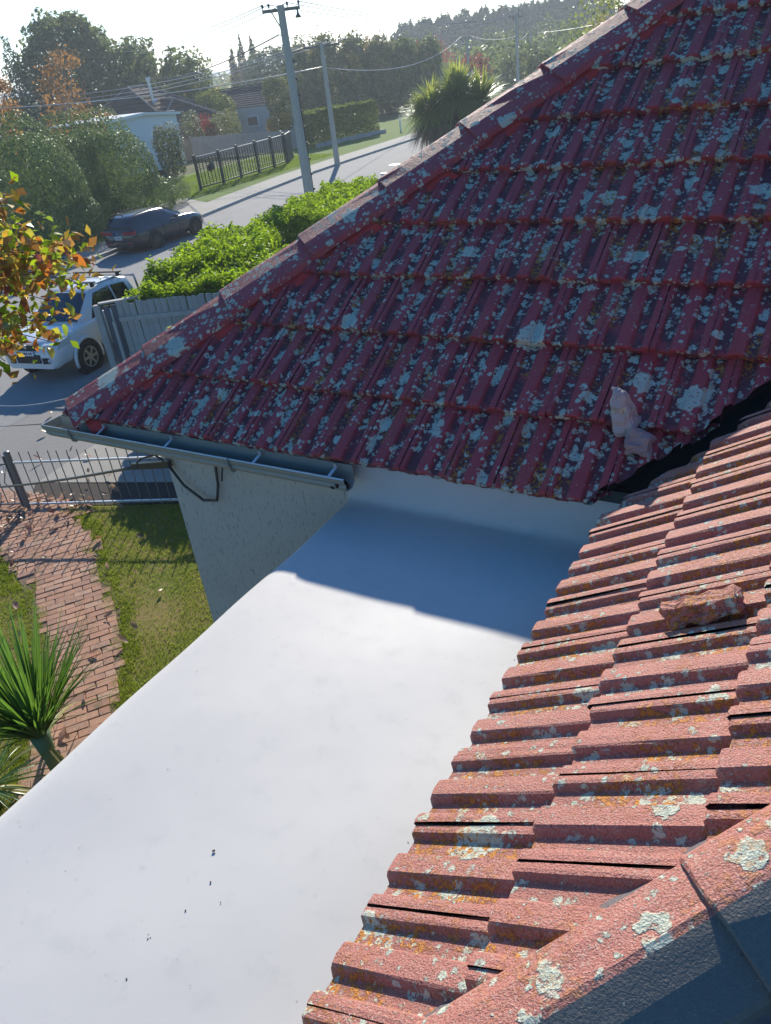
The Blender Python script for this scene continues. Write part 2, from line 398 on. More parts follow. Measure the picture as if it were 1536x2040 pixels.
# hip caps
hd = Vector((1, 1, T_)).normalized()
sl = Vector((-1, 0, -T_)).normalized(); sl = (sl - hd * sl.dot(hd)).normalized()      # down the left-facing plane, square to the hip
sr = Vector((0, -1, -T_)).normalized(); sr = (sr - hd * sr.dot(hd)).normalized()
upn = (-(sl + sr)).normalized()
def cap_mesh(mat, seed, E=.735, wd=.31, tr=.35):
    r = random.Random(seed); L = E + .09
    prof = [(sl, wd * .8, -.042), (sl, wd * .8 - .002, -.010), (sl, wd * .8 - .012, 0), (sl, wd * .5, .004), (sl, .045, 0), (sl, .018, -.003), (sr, 0, -.006), (sr, .018, -.003), (sr, .045, 0), (sr, wd * .5, .004), (sr, wd - .012, 0), (sr, wd - .002, -.010), (sr, wd, -.042)]
    rows = [(0, -.03, 0), (-.003, -.006, 0), (.004, 0, 0), (.2, 0, 0), (.45, 0, 0), (L, 0, 0)]
    V = []; A = []
    for v, dz, _ in rows:
        for q, dist, h in prof:
            taper = 1 - .06 * v / L
            p = hd * v + q * (dist * taper) + upn * (h + dz + .024 * (1 - v / E)) + Vector((r.uniform(-1, 1), r.uniform(-1, 1), r.uniform(-1, 1))) * .0018
            V.append(p); A.append(tr)
    n = len(prof); F = []
    for i in range(len(rows) - 1):
        for j in range(n - 1): F.append((i * n + j, (i + 1) * n + j, (i + 1) * n + j + 1, i * n + j + 1))
    F.append(tuple(range(n)))
    return mesh_from('hip_cap', V, F, mat, {'trough': A})
capsA = [cap_mesh(M['cap'], k) for k in range(3)]
def caps(p0, s0, n, meshes, parent, lift=.085):
    for i in range(n):
        s = s0 + i * .735
        p = p0 + hd * s + upn * lift
        Mx = Matrix.Translation(p + upn * rt.uniform(-.003, .004)) @ Matrix.Rotation(rt.uniform(-.012, .012), 4, upn)
        obj('hip_cap', rt.choice(meshes), parent, Mx)
hipA = empty('roof_hip'); hipA.parent = house; hipA['label'] = 'far hip row of lichened red cap tiles'
hipB = empty('roof_hip'); hipB.parent = house; hipB['label'] = 'near hip row of sunlit pinkish cap tiles'
caps(HIPA, .10, 12, capsA, hipA)
M['cap_shade'] = tile_mat('painted_cap_shade', (.17, .155, .13), (.13, .125, .115), .8, .1, .3, .25, .6)  # dark copy for one side of the near caps: painted shade
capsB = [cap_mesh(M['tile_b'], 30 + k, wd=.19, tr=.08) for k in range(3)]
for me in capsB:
    me.materials.append(M['cap_shade'])
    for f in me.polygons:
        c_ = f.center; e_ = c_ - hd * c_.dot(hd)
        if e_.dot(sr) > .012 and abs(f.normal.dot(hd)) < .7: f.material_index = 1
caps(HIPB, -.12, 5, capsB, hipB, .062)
def mortar(p0, length, parent, a0=.0, mat='mortar'):
    m = MB(); r = random.Random(5)
    N = int(length / .06)
    for q, so in ((sl, 1), (sr, -1)):
        V = []; F = []
        for i in range(N + 1):
            s = .18 + i * .06
            for a, h in ((.25 + a0, .052), (.318 + a0 + r.uniform(-.006, .008), .036), (.385 + a0 + r.uniform(-.01, .012), -.012)):
                V.append(p0 + hd * s + q * a + upn * (h + r.uniform(-.004, .004)))
        for i in range(N):
            for j in range(2): F.append((i * 3 + j, i * 3 + j + 1, i * 3 + j + 4, i * 3 + j + 3))
        m.add(V, F)
    m.build('mortar_bed', M[mat], parent)
mortar(HIPA, 8.4, hipA); mortar(HIPB, 3.3, hipB, -.15, 'tile_c')
# valley tray
m = MB()
a = hipcap_line(VAL, .22) + Vector((0, 0, -.085)); b = hipcap_line(VAL, SA) + Vector((0, 0, -.075))
hv = (b - a).normalized(); q1 = Vector((-1, 0, 0)); q2 = Vector((0, -1, 0))
pa = [a + Vector((-.20, .02, .05)), a + Vector((0, 0, 0)), a + Vector((.17, -.17, .075))]
vl = Vector((-.34, .0, .0)); vr = Vector((0, -.34, 0))
up = Vector((0, 0, 1))
P = []
for base, k_ in ((a, .8), (b, 1)): P += [base + vl * k_ - up * .03, base - up * .06, base + vr * k_ - up * .03]
P += [p - up * .015 for p in P[:6]]
m.add(P, [(0, 1, 4, 3), (1, 2, 5, 4), (6, 9, 10, 7), (7, 10, 11, 8), (0, 6, 7, 1), (1, 7, 8, 2), (0, 3, 9, 6), (2, 8, 11, 5)])
m.build('valley_tray', M['tray'], house)

m = MB(); m.box((1.5, 6.75, 3.33), (11.0, 5.78, .05)); m.box((2.6, 1.9, 3.33), (5.8, 2.6, .05)); m.box((-.58, 3.62, 3.44), (.56, .5, .14)); m.build('ceiling', M['under'], house)
# stucco walls
t = NT('stucco'); p = t.pos()
c = t.mix(t.noise(p, 3, 4), (.56, .50, .42), (.47, .42, .36))
mp = t.n('ShaderNodeMapping'); t.put(mp.inputs[0], p); mp.inputs['Scale'].default_value = (1, 1, .38)
sp = t.noise(mp.outputs[0], 42, 4, .65)
c = t.mix(t.step(sp, .54, .66, 0, .55), c, (.22, .21, .19))
M['stucco'] = t.fin(c, .9, t.bump(sp, .7, .012), 0, .2)
DZ = 3.35
m = MB(); m.box((-1.0, 3.70, 1.76), (6.6, .30, 3.52)); m.build('wall', M['stucco'], house)
m = MB(); m.box((-4.15, 6.5, 1.76), (.30, 5.29, 3.52)); m.build('wall', M['stucco'], house)
m = MB(); m.box((-.45, 1.6, 1.6), (.3, 3.89, 3.2)); m.build('wall', M['stucco'], house)
m = MB(); m.box((1.2, .62, 1.76), (2.99, .3, 3.5)); m.build('wall', M['stucco'], house)
M['fascia'] = plain('grey_paint', (.30, .31, .30), .5, .1)
m = MB()
m.box((-3.82, 3.475, 3.575), (2.56, .03, .13)); m.box((-5.09, 5.9, 3.575), (.03, 4.8, .13)); m.box((-4.70, 6.2, 3.52), (.74, 5.3, .012)); m.box((-4.70, 3.52, 3.521), (.74, .06, .012))
m.build('fascia', M['fascia'], house)
# room under the flat roof
m = MB(); m.box((-1.63, 2.0, 1.62), (1.8, 3.09, 3.2)); m.build('porch_wall', M['stucco'], house)

# white membrane flat roof with its upstand
t = NT('white_membrane'); p = t.pos()
n1 = t.noise(p, 1.6, 4, .6); n2 = t.noise(p, 9, 4, .65)
c = t.mix(n1, (.57, .55, .515), (.50, .482, .452))
c = t.mix(t.step(n2, .54, .72, 0, .30), c, (.42, .415, .40))
c = t.mix(t.step(t.noise(p, 26, 3, .6), .66, .74, 0, .22), c, (.30, .29, .26))
scr = t.n('ShaderNodeTexWave', wave_type='BANDS'); mpp = t.n('ShaderNodeMapping'); t.put(mpp.inputs[0], p)
v1 = t.voro(p, 5.0)
spk = t.math('LESS_THAN', v1.outputs['Distance'], .022)
c = t.mix(t.math('MULTIPLY', spk, .55), c, (.25, .24, .22))
nb = t.bump(t.noise(p, 1.7, 2, .4), .16, .05); nb = t.bump(n2, .07, .010, nb)
M['membrane'] = t.fin(c, t.mix(n2, .54, .62), nb, 0, .32)
def deck_mesh():
    xs = [-2.66, -2.655, -2.635, -2.60, -2.55] + list(np.arange(-2.45, -.5, .1))
    drop = {0: -.20, 1: -.06, 2: -.022, 3: -.006, 4: -.001}
    ys = [-1.4] + list(np.arange(-1.3, 3.36, .06)) + [3.42, 3.46, 3.490, 3.510, 3.522, 3.530, 3.535, 3.541]
    rise = {3.490: .004, 3.510: .014, 3.522: .032, 3.530: .07, 3.535: .14, 3.541: .285}
    V = []; F = []
    r = random.Random(2)
    for j, y in enumerate(ys):
        for i, x in enumerate(xs):
            z = DZ + drop.get(i, 0) + rise.get(y, 0)
            wob = .005 * math.sin(y * 2.3 + 1) + .004 * math.sin(y * 7.1) if i < 5 else 0
            ww = .003 * math.sin(x * 3.1 + y * 2.2) + .0025 * math.sin(x * 5.3 - y * 4.4 + 1)
            if y in rise: ww = .0; y2 = y - .004 * math.sin(x * 6) - .003 * math.sin(x * 17 + 1); z += .004 * math.sin(x * 9)
            else: y2 = y
            V.append((x + wob, y2, z + ww))
    n = len(xs)
    for j in range(len(ys) - 1):
        for i in range(n - 1): F.append((j * n + i, j * n + i + 1, (j + 1) * n + i + 1, (j + 1) * n + i))
    return mesh_from('flat_roof', V, F, M['membrane'], smooth=True)
fr = obj('flat_roof', deck_mesh(), house)
fr['label'] = 'white membrane flat roof half shaded by the tiled hip'

# gutter
M['gutter'] = plain('gutter_metal', (.25, .255, .225), .4, .18, 5, .1, 40, spec=.6)
M['galv'] = plain('galvanised', (.55, .57, .58), .4, .1, 8, .05, 40, metal=.6)
gp = [(.118, .055), (.118, -.055), (.086, -.085), (.03, -.085), (.014, -.058), (.020, -.040), (.006, -.022), (0, .004), (.012, .008), (.012, .002)]  # (distance behind front lip, z)
gx0, gx1, gy = -5.35, -2.50, 3.315; gz = 3.605
def gut_pts(end):
    out = []
    for d, z in gp:
        out.append((end, gy + d, gz + z))
    return out
V = []; F = []; n = len(gp)
ring = [[(gx1, gy + d, gz + z) for d, z in gp], [(gx0 + d, gy + d, gz + z) for d, z in gp], [(gx0 + d, 9.0, gz + z) for d, z in gp]]
ringin = [[(gx1, gy + d + (.003 if i > 2 else -.003), gz + z + .003) for i, (d, z) in enumerate(gp)], None, None]
for rg in ring: V += rg
for k in range(2):
    for j in range(n - 1): F.append((k * n + j, k * n + j + 1, (k + 1) * n + j + 1, (k + 1) * n + j))
gut = obj('gutter', mesh_from('gutter', V, F, M['gutter']), house)
m = MB(); m.tube([(gx1, gy + .006, gz + .008), (gx0 + .006, gy + .006, gz + .008), (gx0 + .006, 9.0, gz + .008)], .007, 6); m.build('gutter_lip_highlight', M['galv'], house)  # bright tube laid on the lip stands in for its highlight
sm = gut.modifiers.new('thick', 'SOLIDIFY'); sm.thickness = .003
for x in (-4.72, -4.02, -3.22, -2.62):
    m = MB(); m.beam((x, gy + .004, gz + .002), (x + .015, gy + .115, gz + .045), .022, .004); m.beam((x, gy + .006, gz - .0), (x, gy + .02, gz - .02), .022, .003)
    m.beam((x + .012, gy + .085, gz + .035), (x + .012, gy + .085, gz + .062), .022, .004)
    m.build('gutter_bracket', M['galv'], house)
for x in (-5.02, -3.42):
    m = MB()
    for (d0, z0), (d1, z1) in zip(gp[2:9], gp[3:9]): m.beam((x, gy + d0 - .005, gz + z0 - .003), (x, gy + d1 - .005, gz + z1 - .003), .03, .005, (1, 0, 0))
    m.build('gutter_joint', M['gutter'], house)
m = MB()
for k in range(14):
    m.box((gx1 - .015 - rt.random() * .10, gy + .03 + rt.random() * .06, gz - .07 + rt.random() * .025), (.03 + rt.random() * .03, .03, .02), Matrix.Rotation(rt.random() * 3, 3, 'Z'))
tag(m.build('gutter_debris', plain('wet_leaf_mould', (.03, .022, .016), .95, .3), house), kind='stuff')

# ------------------------------------------------------------------ ground, road, paths
def grass_mat(name, a, b, c_):
    t = NT(name); p = t.pos()
    c = t.mix(t.step(t.noise(p, 1.7, 4, .6), .35, .65), a, b)
    c = t.mix(t.step(t.noise(p, 9, 4, .65), .5, .68, 0, .7), c, c_)
    return t.fin(c, .95, t.bump(t.noise(p, 60, 3), .6, .02), 0, .1)
M['earth'] = grass_mat('far_ground', (.07, .085, .03), (.10, .10, .045), (.13, .11, .06))
M['lawn'] = grass_mat('lawn_ground', (.13, .15, .030), (.21, .17, .06), (.27, .18, .09))
M['lawn2'] = grass_mat('bright_lawn_ground', (.10, .17, .03), (.13, .19, .04), (.16, .19, .05))
def asphalt(name, col, sc_=1.0):
    t = NT(name); p = t.pos()
    c = t.mix(t.noise(p, .7, 5, .6), tuple(x * .78 for x in col), tuple(x * 1.15 for x in col))
    c = t.mix(t.step(t.noise(p, 90 * sc_, 2, .7), .45, .70, 0, .5), c, tuple(min(1, x * 2.0) for x in col))
    c = t.mix(t.step(t.noise(p, 2.6, 5, .7, .6), .60, .66, 0, .25), c, tuple(x * .5 for x in col))
    return t.fin(c, .88, t.bump(t.noise(p, 90 * sc_, 2), .6, .006), 0, .15)
M['road'] = asphalt('road_chipseal', (.24, .235, .225)); M['drive'] = asphalt('drive_asphalt', (.22, .21, .195))
M['conc'] = asphalt('worn_concrete', (.30, .285, .25)); M['kerb'] = asphalt('kerb_concrete', (.34, .33, .31))
M['soil'] = asphalt('dark_soil', (.055, .047, .04)); M['sand'] = asphalt('joint_sand', (.15, .105, .075))
def sheet(name, poly, z, mat, kind='structure', label=None):
    me = mesh_from(name, [(x, y, z) for x, y in poly], [tuple(range(len(poly)))], mat)
    bm = bmesh.new(); bm.from_mesh(me); bmesh.ops.recalc_face_normals(bm, faces=bm.faces)
    if bm.faces[0].normal.z < 0: bmesh.ops.reverse_faces(bm, faces=bm.faces)
    bm.to_mesh(me); bm.free()
    return tag(obj(name, me), label, kind=kind)
sheet('ground', [(-1500, -300), (900, -300), (900, 1500), (-1500, 1500)], -.02, M['earth'])
def lerp_path(pts, n):
    out = []
    for i in range(len(pts) - 1):
        for k in range(n):
            f = k / n; out.append((pts[i][0] * (1 - f) + pts[i + 1][0] * f, pts[i][1] * (1 - f) + pts[i + 1][1] * f))
    return out + [pts[-1]]
KL = [(-24.6, -5), (-25.2, 10), (-26.2, 18), (-27.1, 24), (-27.95, 29), (-29.0, 34.5), (-30.0, 41), (-30.4, 47), (-30.6, 52), (-30.9, 60), (-31.6, 80), (-33, 110), (-36, 150)]
KR = [(-13.4, -5), (-14.6, 9), (-15.3, 12), (-16.8, 18), (-18.4, 24), (-20.2, 30), (-21.4, 35), (-22.2, 41), (-22.7, 47), (-22.9, 52), (-23.2, 60), (-23.8, 80), (-25, 110), (-28, 150)]
def strip(name, L, Rr, z, mat, kind='structure', label=None):
    n = len(L); V = [(*p, z) for p in L] + [(*p, z) for p in Rr]
    F = [(i, n + i, n + i + 1, i + 1) for i in range(n - 1)]
    return tag(obj(name, mesh_from(name, V, F, mat)), label, kind=kind)
off = lambda P, d: [(x + d, y) for x, y in P]
rl = KL[:]; rr = [KR[0]] + [KR[i] for i in range(2, len(KR))]
strip('road', KL, rr, 0.006, M['road'])
def kerb(name, P, w, h):
    n = len(P); V = []
    for x, y in P: V += [(x, y, 0), (x - .03 * (1 if w < 0 else -1), y, h), (x + w, y, h), (x + w, y, -.01)]
    F = []
    for i in range(n - 1):
        for j in range(3): F.append((i * 4 + j, i * 4 + j + 1, (i + 1) * 4 + j + 1, (i + 1) * 4 + j))
    me = mesh_from(name, V, F, M['kerb']); return tag(obj(name, me), kind='structure')
kerb('kerb', KL, -.20, .13)
kerb('kerb', [p for p in KR if p[1] > 17], .20, .12)
M['channel'] = asphalt('channel_concrete', (.27, .265, .25))
strip('gutter_channel', off(KL, .0), off(KL, .38), .004, M['channel'])
strip('pavement', off(KL, -2.0), off(KL, -.19), .12, M['conc'])
strip('verge', off(KL, -12), off(KL, -2.0), .11, M['lawn2'])
sheet('driveway_crossing', [(-33.6, 30.6), (-27.9, 28.3), (-28.6, 31.7), (-34.2, 34.4)], .126, M['conc'])
sheet('driveway', [(-18.5, 13.0), (-17.5, 6.0), (-16.2, -5), (-11.6, -5), (-11.6, 2.5), (-11.9, 6.3), (-11.0, 7.6), (-6, 14.5), (-10.5, 14.5)], .003, M['drive'])
sheet('concrete_slab', [(-12.15, 8.46), (-11.95, 6.96), (-4.6, 9.4), (-4.6, 11.2)], .010, M['conc'])
sheet('garden_bed', [(-11.97, 6.93), (-11.3, 6.3), (-4.3, 9.1), (-4.6, 9.35)], .007, M['soil'])
sheet('front_lawn', [(-13.0, 1), (-11.7, 5.0), (-11.35, 6.25), (-4.25, 9.05), (-4.25, 3.5), (-2.5, 3.5), (-2.5, -3), (-9, -3)], .004, M['lawn'])
sheet('lawn', [(-36.5, 30.5), (-33.4, 33.0), (-32.3, 36.0), (-32.7, 44), (-33.3, 50), (-42, 52), (-42, 38)], .118, M['lawn2'])

# brick path: every brick a part
M['brick'] = None
t = NT('path_brick'); p = t.pos(); r_ = t.orand()
c = t.ramp(r_, [(.36, .19, .12), (.44, .25, .165), (.39, .21, .135), (.30, .17, .12), (.46, .29, .20)])
c = t.mix(t.step(t.noise(p, 12, 4), .45, .7, 0, .6), c, (.22, .16, .12)); c = t.mix(t.step(t.noise(p, 50, 3), .55, .7, 0, .5), c, (.46, .34, .28))
c = t.mix(t.step(t.noise(p, 3.5, 4), .58, .68, 0, .5), c, (.10, .10, .05))
M['brick'] = t.fin(c, .9, t.bump(t.noise(p, 70, 3), .5, .006), 0, .2)
PC = [(-12.6, 5.55), (-11.4, 5.75), (-10.4, 5.75), (-9.4, 5.35), (-8.5, 4.80), (-7.6, 4.25), (-6.9, 3.62), (-6.3, 2.95), (-5.6, 2.2), (-5.0, 1.5)]
path_base = strip('path', [(x - .0, y - .66) for x, y in PC][::-1], [(x + .0, y + .62) for x, y in PC][::-1], .012, M['sand'])
path_base.name = 'brick_path'
def brick_mesh(seed):
    r = random.Random(seed); m = MB(); m.box((0, 0, 0), (.236, .114, .06)); me = mesh_from('brick', m.v, m.f, M['brick'])
    bm = bmesh.new(); bm.from_mesh(me)
    bmesh.ops.recalc_face_normals(bm, faces=bm.faces)
    bmesh.ops.bevel(bm, geom=[e for e in bm.edges], offset=.007, segments=1, affect='EDGES')
    for v in bm.verts: v.co += Vector((r.uniform(-.003, .003), r.uniform(-.003, .003), r.uniform(-.002, .002)))
    bm.to_mesh(me); bm.free(); return me
bricks = [brick_mesh(i) for i in range(4)]
def path_half(x, y):
    best = 9; hx = 0
    for (x0, y0), (x1, y1) in zip(PC[:-1], PC[1:]):
        dx, dy = x1 - x0, y1 - y0; f = max(0, min(1, ((x - x0) * dx + (y - y0) * dy) / (dx * dx + dy * dy)))
        d = math.hypot(x - x0 - f * dx, y - y0 - f * dy)
        if d < best: best = d; hx = x0 + f * dx
    return best, hx
bd = Vector((.60, .80)); bn = Vector((.80, -.60)); rb = random.Random(11); nb_ = 0
cand = []
for i in range(-70, 70):
    for j in range(-30, 30):
        o = Vector((-8.5, 4.7)) + bn * (i * .120) + bd * ((j + (.5 if i % 2 else 0)) * .242)
        d, hx = path_half(o.x, o.y)
        half = .43 if hx > -9.3 else (.60 if hx > -10.4 else .9)
        if not -12.4 < o.x < -5.4: continue
        dl = path_half(o.x - bd.x * .118, o.y - bd.y * .118)[0]; dr = path_half(o.x + bd.x * .118, o.y + bd.y * .118)[0]
        if d < half and max(dl, dr) < half + .045: cand.append((o, 1.0))
        elif min(dl, dr) < half - .04: cand.append((o - bd * .06 if dl < dr else o + bd * .06, .49))
cand.sort(key=lambda c: (c[0] - Vector((-8.9, 4.9))).length)
for o, sc_ in cand[:300]:
    Mx = Matrix.Translation((o.x + rb.uniform(-.006, .006), o.y + rb.uniform(-.006, .006), -.004 + rb.uniform(-.004, .006))) @ Matrix.Rotation(math.atan2(bd.y, bd.x) + rb.uniform(-.03, .03), 4, 'Z') @ Matrix.Rotation(rb.uniform(-.03, .03), 4, 'X') @ Matrix.Diagonal((sc_, 1, 1, 1))
    obj('brick', rb.choice(bricks), path_base, Mx)
if len(cand) > 300:
    m = MB()
    for o, sc_ in cand[300:]: m.box((o.x, o.y, -.004 + rb.uniform(-.004, .006)), (.236 * sc_, .114, .06), Matrix.Rotation(math.atan2(bd.y, bd.x), 3, 'Z'))
    tag(m.build('bricks', M['brick'], path_base), kind='stuff')

# grass blades: front lawn and the lawn over the road
M['grass'] = foliage('grass_blades', [(.15, .21, .022), (.23, .30, .035), (.30, .31, .06), (.36, .27, .09)], .4, .04, (.42, .55, .04))
M['grass2'] = foliage('bright_grass_blades', [(.10, .17, .02), (.16, .24, .03), (.22, .26, .05)], .4, .04, (.4, .55, .05))
def blades(name, P, h, w, mat, parent=None):
    n = len(P); a = rng.uniform(0, 2 * np.pi, n); hh = h * rng.uniform(.5, 1.3, n); lean = rng.normal(0, .45, (n, 2)) * hh[:, None]
    V = np.zeros((n, 3, 3)); dx = np.cos(a) * w; dy = np.sin(a) * w
    V[:, 0, 0] = P[:, 0] - dx; V[:, 0, 1] = P[:, 1] - dy; V[:, 0, 2] = P[:, 2]
    V[:, 1, 0] = P[:, 0] + dx; V[:, 1, 1] = P[:, 1] + dy; V[:, 1, 2] = P[:, 2]
    V[:, 2, 0] = P[:, 0] + lean[:, 0]; V[:, 2, 1] = P[:, 1] + lean[:, 1]; V[:, 2, 2] = P[:, 2] + hh
    rn = np.repeat(rng.uniform(0, 1, n), 3)
    return tag(obj(name, fast_mesh(name, V.reshape(-1, 3), F3=np.arange(3 * n).reshape(-1, 3), mat=mat, rnd=rn), parent), kind='stuff')
def in_poly(P, poly):
    x, y = P[:, 0], P[:, 1]; c = np.zeros(len(P), bool); n = len(poly)
    for i in range(n):
        x0, y0 = poly[i]; x1, y1 = poly[(i + 1) % n]
        cond = ((y0 > y) != (y1 > y)) & (x < (x1 - x0) * (y - y0) / (y1 - y0 + 1e-12) + x0); c ^= cond
    return c
def patch(poly, n):
    a = np.array(poly); P = np.column_stack([rng.uniform(a[:, 0].min(), a[:, 0].max(), n), rng.uniform(a[:, 1].min(), a[:, 1].max(), n)])
    return P[in_poly(P, poly)]
def clump(P, sc_=1.6, thr=.0):
    f = np.sin(P[:, 0] * 2.1 * sc_ + 1.3 * np.sin(P[:, 1] * 1.7 * sc_)) + np.sin(P[:, 1] * 2.6 * sc_ + 1.1 * np.sin(P[:, 0] * 2.2 * sc_ + 2)) + rng.normal(0, .7, len(P))
    return P[f > thr]
LP = [(-12.4, 2.2), (-11.6, 5.0), (-11.2, 6.3), (-4.4, 9.0), (-4.4, 3.4), (-2.8, 3.3), (-2.8, 0), (-8, 0)]
P = patch(LP, 230000)
pd = np.full(len(P), 9.)
for (x0, y0), (x1, y1) in zip(PC[:-1], PC[1:]):
    dx, dy = x1 - x0, y1 - y0; f = np.clip(((P[:, 0] - x0) * dx + (P[:, 1] - y0) * dy) / (dx * dx + dy * dy), 0, 1)
    pd = np.minimum(pd, np.hypot(P[:, 0] - x0 - f * dx, P[:, 1] - y0 - f * dy))
wid = np.where(P[:, 0] < -10.6, .86, np.where(P[:, 0] < -9.3, .58, .40)) + .06 * np.sin(P[:, 0] * 9) + rng.normal(0, .03, len(P))
edge = P[(pd > wid) & (pd < wid + .22)]
P = np.vstack([clump(P[pd > wid], 1.3, -1.3), edge, edge + rng.normal(0, .02, edge.shape)])
blades('lawn_grass', np.column_stack([P, np.full(len(P), .004)]), .042, .0045, M['grass'])
tuft = patch([(-9.2, 4.2), (-7, 3.0), (-5, 1.0), (-6, .5), (-10, 3)], 5000); 
P = clump(patch([(-36.3, 30.8), (-33.6, 33.4), (-32.6, 36.2), (-33, 44), (-33.6, 50), (-41, 51), (-41, 39)], 40000), .5, -1.0)
blades('far_lawn_grass', np.column_stack([P, np.full(len(P), .115)]), .09, .018, M['grass2'])

# ------------------------------------------------------------------ foliage builder
def leaf_arrays(P, Nn, size, asp=.5, jitter=.6, fold=.0):
    n = len(P)
    Nn = Nn + rng.normal(0, jitter, (n, 3)); Nn /= np.linalg.norm(Nn, axis=1, keepdims=True) + 1e-9
    ref = rng.normal(0, 1, (n, 3)); A = np.cross(Nn, ref); A /= np.linalg.norm(A, axis=1, keepdims=True) + 1e-9
    B = np.cross(Nn, A); s = (size * rng.uniform(.55, 1.4, n))[:, None]
    V = np.zeros((n, 4, 3))
    V[:, 0] = P - A * s * .5; V[:, 1] = P - B * s * asp * .5 + Nn * s * .10; V[:, 2] = P + A * s * .5 - Nn * s * .06; V[:, 3] = P + B * s * asp * .5 + Nn * s * .10
    return V
def cloud(blobs, n, size, asp=.5, shell=.72, lump=.16, jitter=.6, zmin=.05, vol=.25, seed=0):
    """leaf quads on and in a union of ellipsoids (cx,cy,cz,rx,ry,rz)"""
    g = np.random.default_rng(seed + 100)
    bl = np.array(blobs, float); area = (bl[:, 3] * bl[:, 4] + bl[:, 3] * bl[:, 5] + bl[:, 4] * bl[:, 5]); pr = area / area.sum()
    idx = g.choice(len(bl), int(n * 1.7), p=pr); b = bl[idx]
    D = g.normal(0, 1, (len(idx), 3)); D /= np.linalg.norm(D, axis=1, keepdims=True)
    ph = idx * 1.7
    lum = 1 + lump * (np.sin(D[:, 0] * 5.1 + ph) * np.sin(D[:, 1] * 4.3 + 2 * ph) + .6 * np.sin(D[:, 2] * 7.7 + ph * 3) * np.sin(D[:, 0] * 9.1 + ph))
    q = g.uniform(0, 1, len(idx)); rad = np.where(q < vol, g.uniform(.3, .9, len(idx)), 1 - (1 - shell) * g.uniform(0, 1, len(idx)) ** 2 + g.normal(0, .014, len(idx)))
    P = b[:, :3] + D * b[:, 3:] * (rad * lum)[:, None]
    keep = P[:, 2] > zmin
    for i, o in enumerate(bl):
        ins = (((P - o[:3]) / o[3:]) ** 2).sum(1) < .55
        keep &= ~(ins & (idx != i))
    P = P[keep][:n]; Nn = (D / b[:, 3:])[keep][:n]; Nn /= np.linalg.norm(Nn, axis=1, keepdims=True)
    V = leaf_arrays(P, Nn, size, asp, jitter); rn = np.repeat(g.uniform(0, 1, len(P)), 4)
    return V.reshape(-1, 3), rn
def cloud_obj(name, parts, mat, parent=None):
    V = np.vstack([p[0] for p in parts]); rn = np.concatenate([p[1] for p in parts])
    return obj(name, fast_mesh(name, V, F4=np.arange(len(V)).reshape(-1, 4), mat=mat, rnd=rn), parent)
FM = {
 'hedge_dark': foliage('dark_hedge_leaf', [(.12, .175, .065), (.17, .23, .09), (.23, .29, .13)], .3, .12, (.24, .32, .07)),
 'hedge_lime': foliage('lime_hedge_leaf', [(.09, .17, .012), (.20, .33, .018), (.34, .44, .045)], .5, .05, (.55, .78, .02)),
 'conifer': foliage('conifer_leaf', [(.07, .11, .06), (.10, .15, .08), (.14, .19, .10)], .3, .06, (.18, .25, .08)),
 'ever': foliage('evergreen_leaf', [(.09, .13, .055), (.135, .175, .075), (.19, .23, .10)], .4, .1, (.3, .36, .09)),
 'poplar': foliage('poplar_leaf', [(.10, .10, .04), (.15, .14, .06), (.20, .17, .07)], .45, .06, (.4, .36, .1)),
 'autumn': foliage('autumn_leaf_mass', [(.26, .11, .04), (.34, .17, .05), (.22, .15, .07)], .5, .06, (.55, .28, .06)),
 'yellow': foliage('yellow_leaf_mass', [(.38, .24, .03), (.46, .31, .05), (.33, .24, .05)], .5, .06, (.7, .5, .06)),
 'red': foliage('red_leaf_mass', [(.22, .035, .03), (.32, .06, .05), (.20, .08, .06)], .45, .06, (.5, .08, .06)),
 'hedge_mid': foliage('clipped_hedge_leaf', [(.075, .105, .03), (.11, .15, .04), (.15, .19, .05)], .4, .06, (.34, .42, .06)),
 'pale': foliage('pale_leaf', [(.20, .24, .09), (.28, .31, .13), (.36, .37, .17)], .45, .14, (.48, .52, .14)),
 'flower': foliage('white_blossom', [(.55, .50, .48), (.66, .62, .58), (.5, .42, .40)], .3, .08),
 'shrub': foliage('shrub_leaf', [(.06, .09, .03), (.10, .13, .045), (.15, .17, .07)], .35, .2, (.28, .34, .08)),
 'olive': foliage('olive_leaf', [(.14, .16, .07), (.20, .215, .09), (.26, .26, .12)], .4, .1, (.34, .36, .1)),
}
M['bark'] = plain('bark', (.12, .095, .075), .9, .3, 6, .5, 30); M['palebark'] = plain('pale_bark', (.34, .31, .27), .9, .25, 6, .4, 30)
def trunk_mb(x, y, h, r, blobs=(), seed=0, lean=(0, 0)):
    g = random.Random(seed); m = MB()
    pts = [(x + lean[0] * f + g.uniform(-.05, .05) * h * .1, y + lean[1] * f + g.uniform(-.05, .05) * h * .1, h * f) for f in (0, .06, .3, .55, .8)]
    m.tube(pts, [r * 1.35, r, r * .85, r * .6, r * .3], 8)
    for bx, by, bz, rx, ry, rz in blobs:
        f = g.uniform(.3, .55); s = Vector((x, y, h * f)); e = Vector((bx, by, bz)); mid = s.lerp(e, .5) + Vector((0, 0, -.1 * (e - s).length + g.uniform(0, .3)))
        m.tube([s, mid, e], [r * .5, r * .32, r * .12], 6)
    return m
